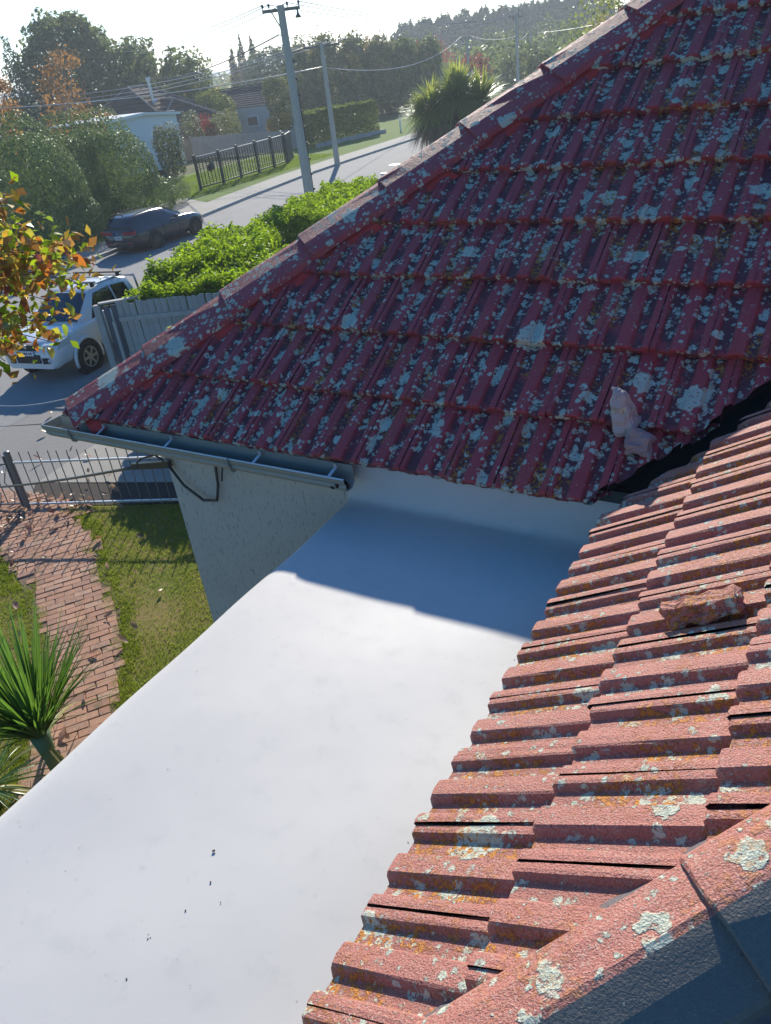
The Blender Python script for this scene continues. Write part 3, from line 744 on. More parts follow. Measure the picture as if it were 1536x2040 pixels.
def tree(name, x, y, blobs, n, leaf, mat, label, cat='tree', group=None, trunk_h=None, tr=.15, asp=.55, bark='bark', extra=(), seed=0, limbs=True, **kw):
    t = empty(name, (0, 0, 0), 0, label, cat, group)
    t.location = (x, y, 0)
    bl = [(b[0], b[1], b[2], b[3], b[4], b[5]) for b in blobs]
    top = max(b[2] + b[5] for b in bl)
    mb = trunk_mb(0, 0, (trunk_h or top * .8), tr, bl if limbs else (), seed); mb.build('trunk', M[bark], t, smooth=True)
    cloud_obj('crown', [cloud(bl, n, leaf, asp, seed=seed, **kw)], FM[mat], t)
    for nm, m2, n2, l2, b2 in extra: cloud_obj(nm, [cloud(b2, n2, l2, .7, seed=seed + 5, vol=.0, shell=.9)], FM[m2], t)
    return t
def multi(h, w, k, seed, base=.25, depth=None, taper=.75):
    """k lobes making an uneven crown of height h and width w"""
    g = random.Random(seed); out = []; depth = depth or w
    for i in range(k):
        f = base + (1 - base) * (i + .5) / k; a = g.uniform(0, 6.28)
        rr = w * .5 * (1 - taper * max(0, f - .45)) * g.uniform(.45, .62); d = (w * .5 - rr) * g.uniform(.3, 1) * (1 - .5 * max(0, f - .5))
        rz = rr * g.uniform(.7, 1.0)
        out.append((math.cos(a) * d, math.sin(a) * d * depth / w, min(h * f, h - rz), rr, rr * depth / w, rz))
    out.append((0, 0, h * .52, w * .33, depth * .33, h * .40))
    return out
HAZE = .0007

# ------------------------------------------------------------------ hills and far land
def hill(name, pts, depth, mat):
    V = []; n = len(pts)
    for x, y, z in pts: V += [(x, y, -.01), (x - depth * .4, y + depth * .4, z), (x - depth, y + depth, -.01)]
    F = []
    for i in range(n - 1):
        for j in range(2): F.append((i * 3 + j, i * 3 + j + 1, i * 3 + j + 4, i * 3 + j + 3))
    return tag(obj(name, mesh_from(name, V, F, mat, smooth=True)), kind='structure')
M['hill'] = grass_mat('hill_cover', (.09, .11, .07), (.12, .13, .09), (.1, .12, .08))
hp = []
for i in range(26):
    a = R_(62 - i * 3.2); d = 900
    hp.append((-d * math.sin(a), d * math.cos(a), 13 + 4 * math.sin(i * .9) + 3 * math.sin(i * 2.3 + 1) - (6 if i < 2 else 0)))
hill('hill', hp, 260, M['hill'])

# far line of trees below the horizon on the left: one mass nobody could count
g = np.random.default_rng(4); bl = []
for i in range(90):
    a = R_(58 - i * .55 + g.uniform(-.3, .3)); d = g.uniform(190, 320); h = g.uniform(3.4, 6.6)
    bl.append((-d * math.sin(a), d * math.cos(a), h * .5, g.uniform(2.5, 7), g.uniform(2.5, 7), h * .55))
tag(cloud_obj('distant_trees', [cloud(bl, 20000, 1.1, .7, vol=.1, seed=3)], FM['olive']), kind='stuff')
g = np.random.default_rng(5); bl = []
for i in range(60):
    a = R_(46 - i * .75 + g.uniform(-.3, .3)); d = g.uniform(115, 185); h = g.uniform(3.0, 5.8) + (1.0 if i > 30 else 0)
    bl.append((-d * math.sin(a), d * math.cos(a), h * .5, g.uniform(2.5, 6), g.uniform(2.5, 6), h * .55))
tag(cloud_obj('distant_scrub', [cloud(bl, 18000, .8, .7, vol=.1, seed=4)], FM['ever']), kind='stuff')

# ------------------------------------------------------------------ hedges and shrubs
tree('hedge_shrub', -30.4, 22.8, [(-.2, -.1, 2.35, 2.05, 2.05, 2.3), (.1, .1, 1.2, 2.0, 2.0, 1.3)], 22000, .11, 'hedge_dark', 'big rounded dark green shrub furthest left beside the road', 'shrub', 'row of rounded shrubs over the road', lump=.035, shell=.9, vol=.18, jitter=.42, tr=.1, seed=1)
tree('hedge_shrub', -32.0, 27.6, [(.35, .75, 2.2, 1.75, 1.75, 1.95), (-1.1, -1.2, 2.25, 1.7, 1.7, 2.1), (.9, 1.1, 1.1, 1.6, 1.6, 1.2), (-.6, -.7, 1.1, 1.7, 1.8, 1.2), (-.9, .3, 2.9, 1.3, 1.3, 1.45)], 28000, .11, 'hedge_dark', 'broad rounded dark green shrub directly behind the dark parked car', 'shrub', 'row of rounded shrubs over the road', lump=.035, shell=.9, vol=.18, jitter=.42, tr=.1, seed=2)
tree('hedge_shrub', -36.4, 26.6, [(0, 0, 3.0, 2.0, 2.0, 2.45), (.3, 0, 1.4, 2.1, 2.1, 1.5)], 8000, .14, 'hedge_dark', 'dark shrub peeping over the biggest rounded shrub at the left', 'shrub', 'row of rounded shrubs over the road', lump=.05, shell=.9, jitter=.42, tr=.1, seed=3)
tree('hedge_shrub', -36.2, 29.6, [(0, 0, 2.9, 1.9, 2.0, 2.3), (.3, 0, 1.4, 2.1, 2.1, 1.5)], 8000, .14, 'hedge_dark', 'middle dark shrub of the back row over the road', 'shrub', 'row of rounded shrubs over the road', lump=.05, shell=.9, jitter=.42, tr=.1, seed=4)
tree('hedge_shrub', -36.6, 32.0, [(0, 0, 2.9, 1.7, 1.9, 2.2), (.3, 0, 1.4, 2.0, 2.1, 1.5)], 7000, .14, 'hedge_dark', 'back row dark shrub nearest the white weatherboard shed', 'shrub', 'row of rounded shrubs over the road', lump=.05, shell=.9, jitter=.42, tr=.1, seed=5)
tree('clipped_bush', -32.6, 32.3, [(0, 0, .75, .98, .98, .76)], 5000, .06, 'conifer', 'low clipped round bush at the foot of the rounded shrubs', 'bush', tr=.06, lump=.03, seed=6)
tree('flowering_shrub', -42.3, 42.6, [(0, 0, 2.3, 1.05, 1.05, 1.1), (.0, .0, 1.2, .9, .9, 1.1)], 3500, .16, 'shrub', 'white blossomed shrub in front of the white shed wall', 'shrub', tr=.08, seed=7, extra=[('blossom', 'flower', 420, .13, [(0, 0, 2.35, 1.12, 1.12, 1.15)])])
tree('flowering_shrub', -51.4, 54.9, [(0, 0, 2.4, .95, .95, 1.1), (.1, .1, 1.2, 1.0, 1.0, 1.2)], 2500, .15, 'shrub', 'taller white blossomed shrub at the shed corner by the grey fence', 'shrub', tr=.08, seed=8, extra=[('blossom', 'flower', 260, .12, [(0, 0, 2.45, 1.02, 1.02, 1.15)])])
tree('red_shrub', -52.4, 57.4, [(0, 0, 1.9, 1.05, 1.05, 1.2), (.2, .6, 1.3, 1.0, 1.0, 1.1)], 2600, .15, 'red', 'red leaved shrub rising behind the plain grey fence', 'shrub', tr=.08, seed=9)
tree('garden_shrub', -51.1, 59.0, [(0, 0, 1.7, 1.4, 1.4, 1.45), (-.6, -.8, 1.4, 1.1, 1.1, 1.2)], 4200, .16, 'olive', 'olive green shrub between the red shrub and the blue roofed house', 'shrub', tr=.08, seed=10, extra=[('blossom', 'flower', 90, .11, [(0, 0, 1.7, 1.45, 1.45, 1.5)])])
tree('golden_shrub', -49.2, 63.1, [(0, 0, 1.2, .55, .55, .8)], 900, .16, 'yellow', 'small golden shrub at the left behind the grey fence', 'shrub', 'golden shrubs behind the grey fence', tr=.05, seed=11)
tree('golden_shrub', -48.2, 63.9, [(0, 0, 1.5, .5, .5, .85)], 900, .16, 'yellow', 'slightly taller golden shrub close to the big concrete pole', 'shrub', 'golden shrubs behind the grey fence', tr=.05, seed=12)

def box_hedge(name, polys, n, leaf, mat, label, cat='hedge', group=None, seed=0, asp=.5, top_up=.15):
    """polys: (polygon footprint, height); leaves over the top, the sides and through the inside"""
    g = np.random.default_rng(seed + 50); PP = []; NN = []
    tot = 0
    for poly, h in polys:
        a = np.array(poly); k = int(n / len(polys))
        Q = np.column_stack([g.uniform(a[:, 0].min(), a[:, 0].max(), k * 4), g.uniform(a[:, 1].min(), a[:, 1].max(), k * 4)]); Q = Q[in_poly(Q, poly)][:k]
        lum = .09 * np.sin(Q[:, 0] * 3.1 + seed) * np.sin(Q[:, 1] * 2.7) + .06 * np.sin(Q[:, 0] * 7 + Q[:, 1] * 6) + .03 * np.sin(Q[:, 0] * 15) * np.sin(Q[:, 1] * 14)
        z = h + lum - np.abs(g.normal(0, .07, len(Q))) + (g.random(len(Q)) < .4) * g.uniform(0, top_up, len(Q))
        PP.append(np.column_stack([Q, z])); NN.append(np.tile([0, 0, 1.], (len(Q), 1)))
        m_ = len(poly); ks = int(k * .9)
        L = np.array([math.dist(poly[i], poly[(i + 1) % m_]) for i in range(m_)]); e = g.choice(m_, ks, p=L / L.sum()); f = g.random(ks)
        A0 = a[e]; B0 = a[(e + 1) % m_]; S = A0 + (B0 - A0) * f[:, None]; d = (B0 - A0); nn = np.column_stack([d[:, 1], -d[:, 0]]); nn /= np.linalg.norm(nn, axis=1, keepdims=True)
        cen = a.mean(0); sg = np.sign(((S - cen) * nn).sum(1))[:, None]; nn *= sg
        zz = g.uniform(.05, h, ks); S = S + nn * (g.normal(0, .05, ks) + .05 * np.sin(f * 20) * np.sin(zz * 5))[:, None]
        PP.append(np.column_stack([S, zz])); NN.append(np.column_stack([nn, np.full(ks, .25)]))
        ki = int(k * .3); Qi = Q[:ki] * .97 + cen * .03; PP.append(np.column_stack([Qi, g.uniform(.2, h * .9, len(Qi))])); NN.append(g.normal(0, 1, (len(Qi), 3)))
    P = np.vstack(PP); N_ = np.vstack(NN); V = leaf_arrays(P, N_, leaf, asp, .75)
    o = obj(name, fast_mesh(name, V.reshape(-1, 3), F4=np.arange(len(P) * 4).reshape(-1, 4), mat=FM[mat], rnd=np.repeat(g.random(len(P)), 4)))
    return tag(o, label, cat, group)
box_hedge('hedge', [([(-14.75, 12.35), (-12.3, 13.75), (-11.2, 14.6), (-12.6, 16.2), (-15.0, 15.0)], 1.62), ([(-14.9, 13.2), (-16.9, 18.2), (-14.7, 18.2), (-13.3, 15.9)], 1.86)], 26000, .13, 'hedge_lime', 'bright lime green hedge directly behind the paling fence', group='lime hedges along the road', seed=1, asp=.40, top_up=.24)
box_hedge('hedge', [([(-16.9, 20.0), (-17.9, 26.4), (-16.2, 26.6), (-13.6, 20.4)], 1.72)], 20000, .13, 'hedge_lime', 'bright lime green hedge further off below the big concrete pole', group='lime hedges along the road', seed=2, asp=.40, top_up=.24)
box_hedge('hedge', [([(-39.0, 54.6), (-37.4, 62.6), (-39.0, 63.0), (-41.4, 56.2)], 2.55)], 12000, .16, 'hedge_mid', 'long square clipped hedge on the corner behind the second pole', seed=3, top_up=.05)
tree('border_shrub', -13.3, 18.4, [(0, 0, .75, .85, .7, .75), (-.5, .5, .85, .6, .6, .6), (.9, 1.0, .8, .8, .8, .7)], 1500, .17, 'shrub', 'dark shrub with glossy leaves in the gap between the lime hedges', 'shrub', tr=.04, seed=14, extra=[('blossom', 'red', 60, .12, [(-.6, .2, 1.0, .4, .4, .4)])])
tree('border_shrub', -9.5, 9.7, [(0, 0, .95, 1.5, .9, .95), (-1.2, .0, .85, 1.0, .9, .9), (1.6, .0, 1.0, 1.4, .9, 1.0), (3.2, .3, 1.0, 1.4, .9, 1.0), (0, .1, .4, 2.4, .8, .5), (1.0, .2, .8, 2.6, .6, .9)], 30000, .16, 'shrub', 'leafy shrub behind the roof corner with sprigs showing above the hip', 'shrub', tr=.05, seed=15, extra=[('blossom', 'pale', 240, .11, [(-.9, -.1, 1.72, .28, .2, .32), (-.15, -.1, 1.85, .3, .22, .35)])])

# ------------------------------------------------------------------ tall trees behind
tree('evergreen_tree', -71.6, 62.4, multi(12.7, 12.0, 9, 3, .2) + [(0, 0, 10.6, 2.6, 2.6, 2.1), (3, 3.5, 7.2, 3.4, 3.4, 2.8), (6.5, 7.5, 5.4, 2.8, 2.8, 3.2), (-2.6, -2.2, 8.2, 2.6, 2.6, 2.4)], 24000, .46, 'ever', 'tallest broad dark evergreen tree behind the brown tiled house', tr=.45, lump=.25, seed=20)
tree('pine_tree', -71.5, 54.6, [(0, 0, 10.4 - i * 1.05, .35 + i * .36, .35 + i * .36, .75) for i in range(9)], 5500, .4, 'conifer', 'pointed dark pine at the far left edge', tr=.25, asp=.3, seed=21, limbs=False)
tree('birch_tree', -57.4, 47.6, multi(9.2, 5.4, 9, 5, .3), 2300, .26, 'autumn', 'bare branched birch with sparse orange leaves before the evergreen', tr=.14, bark='palebark', lump=.35, vol=.6, shell=.3, seed=22)
tree('autumn_tree', -49.5, 35.6, multi(7.4, 3.6, 7, 6, .3), 2200, .22, 'autumn', 'rusty orange tree above the rounded shrubs at the left edge', tr=.12, lump=.3, vol=.5, shell=.5, seed=23)
tree('autumn_tree', -53.5, 46.5, multi(4.6, 6.0, 6, 16, .3), 2200, .22, 'autumn', 'low orange brown bushy tree between the rounded shrubs and the brown roof', tr=.1, lump=.3, vol=.5, shell=.5, seed=33)
def poplar(x, y, h, w, mat, label, seed, n=3600, leaf=.36, group=None, k=9, **kw):
    g = random.Random(seed); bl = []
    for i in range(k):
        f = i / (k - 1); r = w * .72 * (.55 + .9 * f * (1 - f) * 1.8 - .35 * f)
        bl.append((g.uniform(-.12, .12) * w, g.uniform(-.12, .12) * w, h * (.14 + .78 * f), max(r, .18), max(r, .18), h * .11))
    return tree('poplar_tree', x, y, bl, n, leaf, mat, label, 'tree', group, tr=w * .05, lump=.35, asp=.5, seed=seed, vol=.3, limbs=False, **kw)
poplar(-82.6, 80.0, 11.0, 2.4, 'poplar', 'brown tinged poplar just right of the tallest evergreen, its left stem', 24, group='poplars beside the evergreen'); poplar(-81.2, 81.4, 10.3, 2.6, 'poplar', 'brown tinged poplar just right of the tallest evergreen, its right stem', 25, group='poplars beside the evergreen'); poplar(-79.8, 83.2, 7.6, 2.2, 'poplar', 'shortest brown tinged poplar right of the evergreen above the chimney flue', 26, group='poplars beside the evergreen')
poplar(-95.8, 115.4, 9.4, 1.5, 'poplar', 'shortest of three slim bare poplars left of the big concrete pole', 27, 2000, .4, 'slim poplars left of the pole'); poplar(-94.5, 116.5, 10.9, 1.5, 'poplar', 'middle one of three slim bare poplars left of the big concrete pole', 28, 2000, .4, 'slim poplars left of the pole'); poplar(-93.1, 117.6, 10.6, 1.7, 'poplar', 'right hand one of three slim bare poplars left of the big concrete pole', 29, 2200, .4, 'slim poplars left of the pole')
tree('clipped_conifer', -78.8, 103.4, [(-1.6, -1.2, 4.2, 2.3, 2.3, 4.1), (1.4, 1.2, 4.3, 2.3, 2.3, 4.2), (0, 0, 4.8, 2.6, 2.6, 3.8)], 6500, .40, 'conifer', 'dense dark block of conifer directly left of the big pole', tr=.3, lump=.06, seed=30, limbs=False)
tree('garden_tree', -49.6, 65.3, [(0, 0, 3.6, 1.35, 1.35, 1.6), (.2, .1, 2.0, 1.3, 1.3, 1.5), (-.3, -.4, 4.4, .8, .8, .9)], 3800, .24, 'olive', 'leafy garden tree at the right end of the blue roofed house', tr=.12, seed=31)
tree('garden_tree', -58.5, 65.9, [(0, 0, 3.2, 1.9, 1.9, 1.4), (.5, .6, 2.8, 1.6, 1.6, 1.3)], 3200, .26, 'hedge_mid', 'round mid green tree between the two tiled roofs', tr=.14, seed=32)
tree('golden_tree', -75.5, 80.0, [(0, 0, 3.6, 2.6, 2.6, 1.5), (2.2, 2.4, 3.2, 2.0, 2.0, 1.4), (-2, -2, 3.3, 1.8, 1.8, 1.3)], 2600, .36, 'yellow', 'golden orange tree behind the brown tiled house roof', tr=.2, seed=34, lump=.3)
hx = [(-54.8, 76.2, 7.6, 3.0), (-53.6, 79.6, 8.2, 3.2), (-52.0, 82.6, 8.0, 3.1), (-50.4, 85.4, 7.5, 3.0), (-48.9, 88.2, 7.1, 3.1), (-47.2, 91.0, 6.7, 3.2)]
hl = ['leftmost tall loose tree of the screen behind the clipped hedge', 'second tall loose tree of the screen behind the clipped hedge', 'tallest loose tree in the screen, just right of the second pole', 'loose tree of the screen two right of the second pole', 'loose tree next to last on the right of the screen', 'rightmost loose tree of the screen, beside the strappy round tree']
for i, (x, y, h, w) in enumerate(hx):
    tree('screen_tree', x, y, [(0, 0, h * .5, w * .55, w * .62, h * .5), (.2, .6, h * .72, w * .42, w * .45, h * .28), (.5, -.9, h * .62, w * .42, w * .4, h * .3), (.9, .2, h * .28, w * .55, w * .6, h * .3)], 6500, .33, 'olive' if i < 4 else 'ever', hl[i], 'tree', 'tall screen of trees behind the clipped hedge', tr=.16, lump=.22, seed=40 + i)
tree('autumn_tree', -60.6, 85.4, [(0, 0, 6.6, .8, .8, 2.4), (.9, .8, 6.2, .7, .7, 2.0), (1.9, 1.6, 6.4, .7, .7, 2.2)], 900, .34, 'poplar', 'thin upright tree tops with gaps above the screen left of second pole', tr=.12, lump=.4, vol=.5, shell=.4, seed=48)
tree('autumn_tree', -55.0, 88.0, [(0, 0, 5.8, 1.1, 1.1, 1.9), (1.4, 1.4, 5.9, 1.2, 1.2, 1.7), (2.8, 2.6, 5.6, 1.1, 1.1, 1.6)], 1500, .34, 'autumn', 'orange topped tree showing above the screen right of second pole', tr=.12, lump=.4, vol=.5, shell=.4, seed=49)

# shelterbelt: separate tall trees on the skyline
n_sb = 34
for i in range(n_sb):
    f = i / (n_sb - 1); x = -108 + f * 46; y = 193 + f * 20
    h = 11.6 + .5 * math.sin(i * 1.9) + 1.2 * f + .45 * math.sin(i * 4.1) - (1.6 if i == 0 else 0)
    t = tree('shelterbelt_tree', x, y, [(0, 0, h * .42, 1.9, 1.9, h * .42), (.3, .2, h * .66, 1.4, 1.4, h * .30), (-.5, .3, h * .78, .8, .8, h * .2), (.6, .5, h * .80, .75, .75, h * .19)], 1700, .75, 'conifer', 'tall dark shelterbelt tree in the row along the skyline', 'tree', 'shelterbelt on the skyline', tr=.25, lump=.2, seed=60 + i, limbs=False)
# bushes between the strappy tree and the shelterbelt
mid = [(-60.5, 118, 7.0, 6.5, 'red', 'reddish brown tree behind the strappy tree on its left', 'autumn'), (-52.5, 126, 7.4, 8.0, 'ever', 'dark round topped tree left of the third pole', None), (-44.5, 128, 7.9, 9.5, 'ever', 'broad dark tree directly behind the third pole', None), (-38.0, 132, 7.2, 6.5, 'autumn', 'tawny tree right of the third pole', None),
       (-30.5, 118, 7.2, 5.5, 'conifer', 'dark bush near the hip to the right of the thin pole', None), (-41.5, 104, 4.6, 4.5, 'olive', 'olive bush low behind the strappy tree to the right', None), (-46.0, 101, 4.4, 4.0, 'red', 'low dull red bush just above the strappy tree', None), (-36.2, 98, 4.2, 3.6, 'shrub', 'small green bush at the foot of the third pole', None), (-31.2, 104, 5.0, 3.0, 'olive', 'olive bush right of the third pole against the hip', None), (-30.7, 107, 5.6, 1.8, 'red', 'small bright red tree peeping over the hip', None),
       (-66.0, 124, 6.4, 6.0, 'olive', 'olive tree at the right end behind the tall screen', None), (-27.6, 92, 3.4, 3.4, 'yellow', 'small yellow green bush where the hip meets the road', None)]
for i, (x, y, h, w, mt, lb, _) in enumerate(mid):
    tree('roadside_tree', x, y, [(0, 0, h * .55, w * .45, w * .45, h * .45), (w * .2, w * .15, h * .45, w * .35, w * .35, h * .4), (-w * .2, w * .1, h * .6, w * .3, w * .3, h * .35), (0, 0, h * .25, w * .45, w * .45, h * .28)], 2200, .34, mt, lb, 'tree', 'trees at the far end of the road', tr=.15, lump=.25, seed=90 + i)
tree('pale_tree', -8.4, 28.0, [(0, 0, 5.4, 1.0, 1.0, 1.25), (-.7, .3, 4.2, .95, .95, 1.1), (-1.5, .5, 3.2, .9, .9, 1.0), (.5, .4, 6.4, .8, .8, 1.1), (-.2, 0, 2.6, 1.2, 1.2, 1.3), (.9, .9, 7.4, .7, .7, .9)], 5200, .125, 'pale', 'pale leaved tree rising just behind the hip caps', tr=.12, lump=.3, seed=120, asp=.45)
tree('dark_tree', -9.5, 42.5, [(0, 0, 6.0, 2.6, 2.6, 2.6), (1.5, 1, 7.0, 2.2, 2.2, 2.0), (0, 0, 3, 2.6, 2.6, 2.6)], 5000, .25, 'ever', 'dark green tree behind the pale leaved tree at the top', tr=.2, seed=121)

# cabbage tree with a skirt of dead leaves
M['strap'] = foliage('strappy_leaf', [(.13, .18, .04), (.20, .25, .06), (.30, .30, .09)], .5, .14, (.60, .66, .12))
M['dead'] = foliage('dead_leaf', [(.22, .17, .11), (.30, .24, .16), (.17, .14, .10)], .3, .05)
def straps(name, c, n, L, w, dmin, dmax, mat, parent, seed=0, droop=.35, rad=.3, squash=1.0):
    g = np.random.default_rng(seed); el = np.arcsin(g.uniform(math.sin(dmin), math.sin(dmax), n)); az = g.uniform(0, 2 * np.pi, n)
    D = np.column_stack([np.cos(el) * np.cos(az), np.cos(el) * np.sin(az), np.sin(el)]); S = np.column_stack([-np.sin(az), np.cos(az), np.zeros(n)])
    ll = L * g.uniform(.75, 1.12, n); B = np.array(c) + D * rad * g.uniform(.2, 1, n)[:, None]
    V = np.zeros((n, 8, 3)); fr_ = [0, .35, .7, 1.0]; ww = [.7, 1.0, .7, .06]
    for k in range(4):
        p = B + D * (ll * fr_[k])[:, None]; p[:, 2] -= droop * ll * fr_[k] ** 2.2 * np.cos(el)
        V[:, 2 * k] = p - S * (w * ww[k] / 2); V[:, 2 * k + 1] = p + S * (w * ww[k] / 2)
    F = []
    base = (np.arange(n) * 8)[:, None]
    F = np.vstack([base + np.array([[2 * k, 2 * k + 1, 2 * k + 3, 2 * k + 2]]) for k in range(3)])
    return obj(name, fast_mesh(name, V.reshape(-1, 3), F4=F, mat=mat, rnd=np.repeat(g.random(n), 8)), parent)
t = empty('cabbage_tree', (-22.6, 47.0, 0), 0, 'round spiky cabbage tree with a skirt of dead leaves', 'tree')
m = MB(); m.tube([(0, 0, 0), (.05, 0, 1.2), (0, .05, 2.6)], [.3, .24, .22], 8); m.build('trunk', M['bark'], t)
for k, (cx, cy, cz, n_, L_) in enumerate([(0, 0, 2.8, 800, 2.1), (1.3, .7, 2.7, 480, 1.7), (-1.2, -.7, 2.6, 480, 1.7), (.2, .1, 3.3, 480, 1.6)]):
    straps('crown', (cx, cy, cz), n_, L_, .11, -.4, 1.45, M['strap'], t, 5 + k, .28, .5)
straps('crown', (-1.8, -1.3, 2.5), 260, 1.3, .07, -.4, 1.3, M['strap'], t, 15, .25, .3)
straps('skirt', (0, 0, 2.3), 900, 1.9, .07, -1.3, -.1, M['dead'], t, 9, .5, .7)
straps('skirt', (-1.4, -1.0, 2.1), 300, 1.4, .06, -1.2, 0, M['dead'], t, 10, .5, .4)

# ------------------------------------------------------------------ houses over the road
def course_roof(name, eave, ridge, n, th, mat, parent):
    """eave and ridge: matching pairs of points; n overlapping tile courses"""
    m = MB(); e0, e1 = Vector(eave[0]), Vector(eave[1]); r0, r1 = Vector(ridge[0]), Vector(ridge[1])
    nr = (e1 - e0).cross(r0 - e0).normalized(); nr = -nr if nr.z < 0 else nr
    for i in range(n):
        a, b = i / n, (i + 1.12) / n; b = min(b, 1)
        p = [e0.lerp(r0, a), e1.lerp(r1, a), e1.lerp(r1, b), e0.lerp(r0, b)]
        lo = [p[0], p[1], p[2] - nr * th * .5, p[3] - nr * th * .5]
        hi = [p[0] + nr * th, p[1] + nr * th, p[2] + nr * th * .1, p[3] + nr * th * .1]
        m.hexa(lo + hi)
    return m.build(name, mat, parent)
M['browntile'] = plain('brown_roof_tile', (.085, .062, .055), .95, .3, 1.2, .4, 6, spec=.1); M['bluetile'] = plain('blue_grey_roof_tile', (.030, .040, .060), .9, .3, 1.2, .3, 6, spec=.1)
M['ridgepale'] = plain('weathered_ridge', (.22, .19, .17), .8, .2); M['cream'] = plain('cream_wall', (.55, .52, .46), .8, .08); M['whiteboard'] = plain('white_weatherboard', (.74, .75, .74), .6, .06)
M['brick2'] = plain('brown_brick_wall', (.18, .11, .085), .85, .2); M['glass'] = plain('dark_glass', (.02, .025, .03), .08, .05, spec=.8, bump=0); M['whitepaint'] = plain('white_paint', (.78, .78, .76), .5, .05)
M['timbergrey'] = plain('weathered_timber', (.42, .40, .36), .9, .40, 5, .5, 40); M['steel'] = plain('flue_steel', (.55, .55, .55), .35, .05, metal=.8); M['blackpaint'] = plain('black_paint', (.018, .018, .02), .5, .2)
M['corr'] = plain('white_roof_sheet', (.78, .78, .77), .35, .05, spec=.6)
# white weatherboard shed
sh = empty('garden_shed', (-45.9, 44, 0), 0, 'white weatherboard shed with a pale low pitched roof beyond the shrubs', 'shed')
sh.location = (0, 0, 0)
m = MB()
for i in range(17):
    z0 = .35 + i * .215; y1 = 47.7
    m.hexa([(-46.02, 41, z0), (-45.88, 41, z0), (-45.88, y1, z0), (-46.02, y1, z0), (-46.02, 41, z0 + .212), (-45.905, 41, z0 + .212), (-45.905, y1, z0 + .212), (-46.02, y1, z0 + .212)])
    m.hexa([(-51, y1 - .1, z0), (-46.03, y1 - .1, z0), (-46.03, y1 + .02, z0), (-51, y1 + .02, z0), (-51, y1 - .1, z0 + .212), (-46.03, y1 - .1, z0 + .212), (-46.03, y1 - .005, z0 + .212), (-51, y1 - .005, z0 + .212)])
m.build('weatherboard_wall', M['whiteboard'], sh)
m = MB(); m.box((-48.5, 44.3, .17), (5.0, 6.6, .34)); m.build('base', M['soil'], sh)
m = MB(); m.hexa([(-51.3, 40.6, 3.98), (-45.65, 40.6, 3.98), (-45.65, 44.4, 4.12), (-51.3, 44.4, 4.12), (-51.3, 40.6, 4.06), (-45.65, 40.6, 4.06), (-45.65, 44.4, 4.20), (-51.3, 44.4, 4.20)])
m.hexa([(-51.3, 44.401, 4.12), (-45.65, 44.401, 4.12), (-45.65, 47.95, 3.80), (-51.3, 47.95, 3.80), (-51.3, 44.401, 4.20), (-45.65, 44.401, 4.20), (-45.65, 47.95, 3.88), (-51.3, 47.95, 3.88)])
m.build('roof', M['corr'], sh)
m = MB(); m.beam((-45.63, 44.42, 4.10), (-45.63, 47.97, 3.78), .03, .16); m.beam((-45.63, 40.6, 3.96), (-45.63, 44.40, 4.10), .03, .16); m.build('barge_board', M['whitepaint'], sh)
m = MB(); m.beam((-45.62, 44.42, 4.215), (-45.62, 47.97, 3.895), .06, .03); m.build('flashing', M['blackpaint'], sh)
# brown tiled house
hb = empty('brown_house', (0, 0, 0), 0, 'brown tiled hip roofed house with a steel flue behind the shed', 'house')
m = MB(); m.box((-59.8, 61.5, 1.25), (8.0, 7, 2.5), Matrix.Rotation(R_(42), 3, 'Z')); m.build('wall', M['brick2'], hb)
Rg0, Rg1 = Vector((-61.6, 58.6, 5.75)), Vector((-62.4, 61.4, 5.75))
c0, c1, c2, c3 = Vector((-65.5, 54.4, 2.7)), Vector((-56.6, 57.6, 2.75)), Vector((-57.6, 66.2, 2.7)), Vector((-66.5, 63, 2.7))
course_roof('roof', (c0, c1), (Rg0, Rg0 + Vector((.02, .02, 0))), 9, .10, M['browntile'], hb)
course_roof('roof', (c1, c2), (Rg0, Rg1), 9, .10, M['browntile'], hb)
course_roof('roof', (c2, c3), (Rg1, Rg1 + Vector((.02, 0, 0))), 9, .10, M['browntile'], hb)
m = MB()
for a, b in ((c0, Rg0), (c1, Rg0), (Rg0, Rg1), (Rg1, c2)): m.tube([a + Vector((0, 0, .12)), b + Vector((0, 0, .12))], .10, 6)
m.build('ridge', M['ridgepale'], hb)
W0, W1 = Vector((-56.8, 59.2, 4.40)), Vector((-60.5, 61.0, 4.40))
w1, w2, w3 = Vector((-56.6, 56.6, 2.5)), Vector((-53.4, 61.9, 2.5)), Vector((-58, 64.5, 2.5))
course_roof('roof', (w1, w2), (W0, W0 + Vector((.02, .02, 0))), 6, .10, M['browntile'], hb); course_roof('roof', (w2, w3), (W0, W1), 6, .10, M['browntile'], hb); course_roof('roof', (w1 + Vector((-3.4, .6, .1)), w1), (W1, W0), 6, .1, M['browntile'], hb)
m = MB()
for a, b in ((w1, W0), (w2, W0), (W0, W1)): m.tube([a + Vector((0, 0, .12)), b + Vector((0, 0, .12))], .10, 6)
m.build('ridge', M['ridgepale'], hb)
m = MB(); m.beam(w1 + Vector((.06, -.04, .0)), w2 + Vector((.06, -.04, .0)), .06, .16); m.build('fascia', M['cream'], hb)
m = MB(); m.lathe([(.15, 3.6), (.15, 6.1), (.24, 6.12), (.24, 6.4), (.20, 6.45)], (-59.5, 59.3, 0), 10); m.build('flue', M['steel'], hb)
m = MB(); m.box((-59.5, 59.15, 4.4), (.9, .9, .05), Matrix.Rotation(.6, 3, 'X')); m.build('flashing', M['steel'], hb)
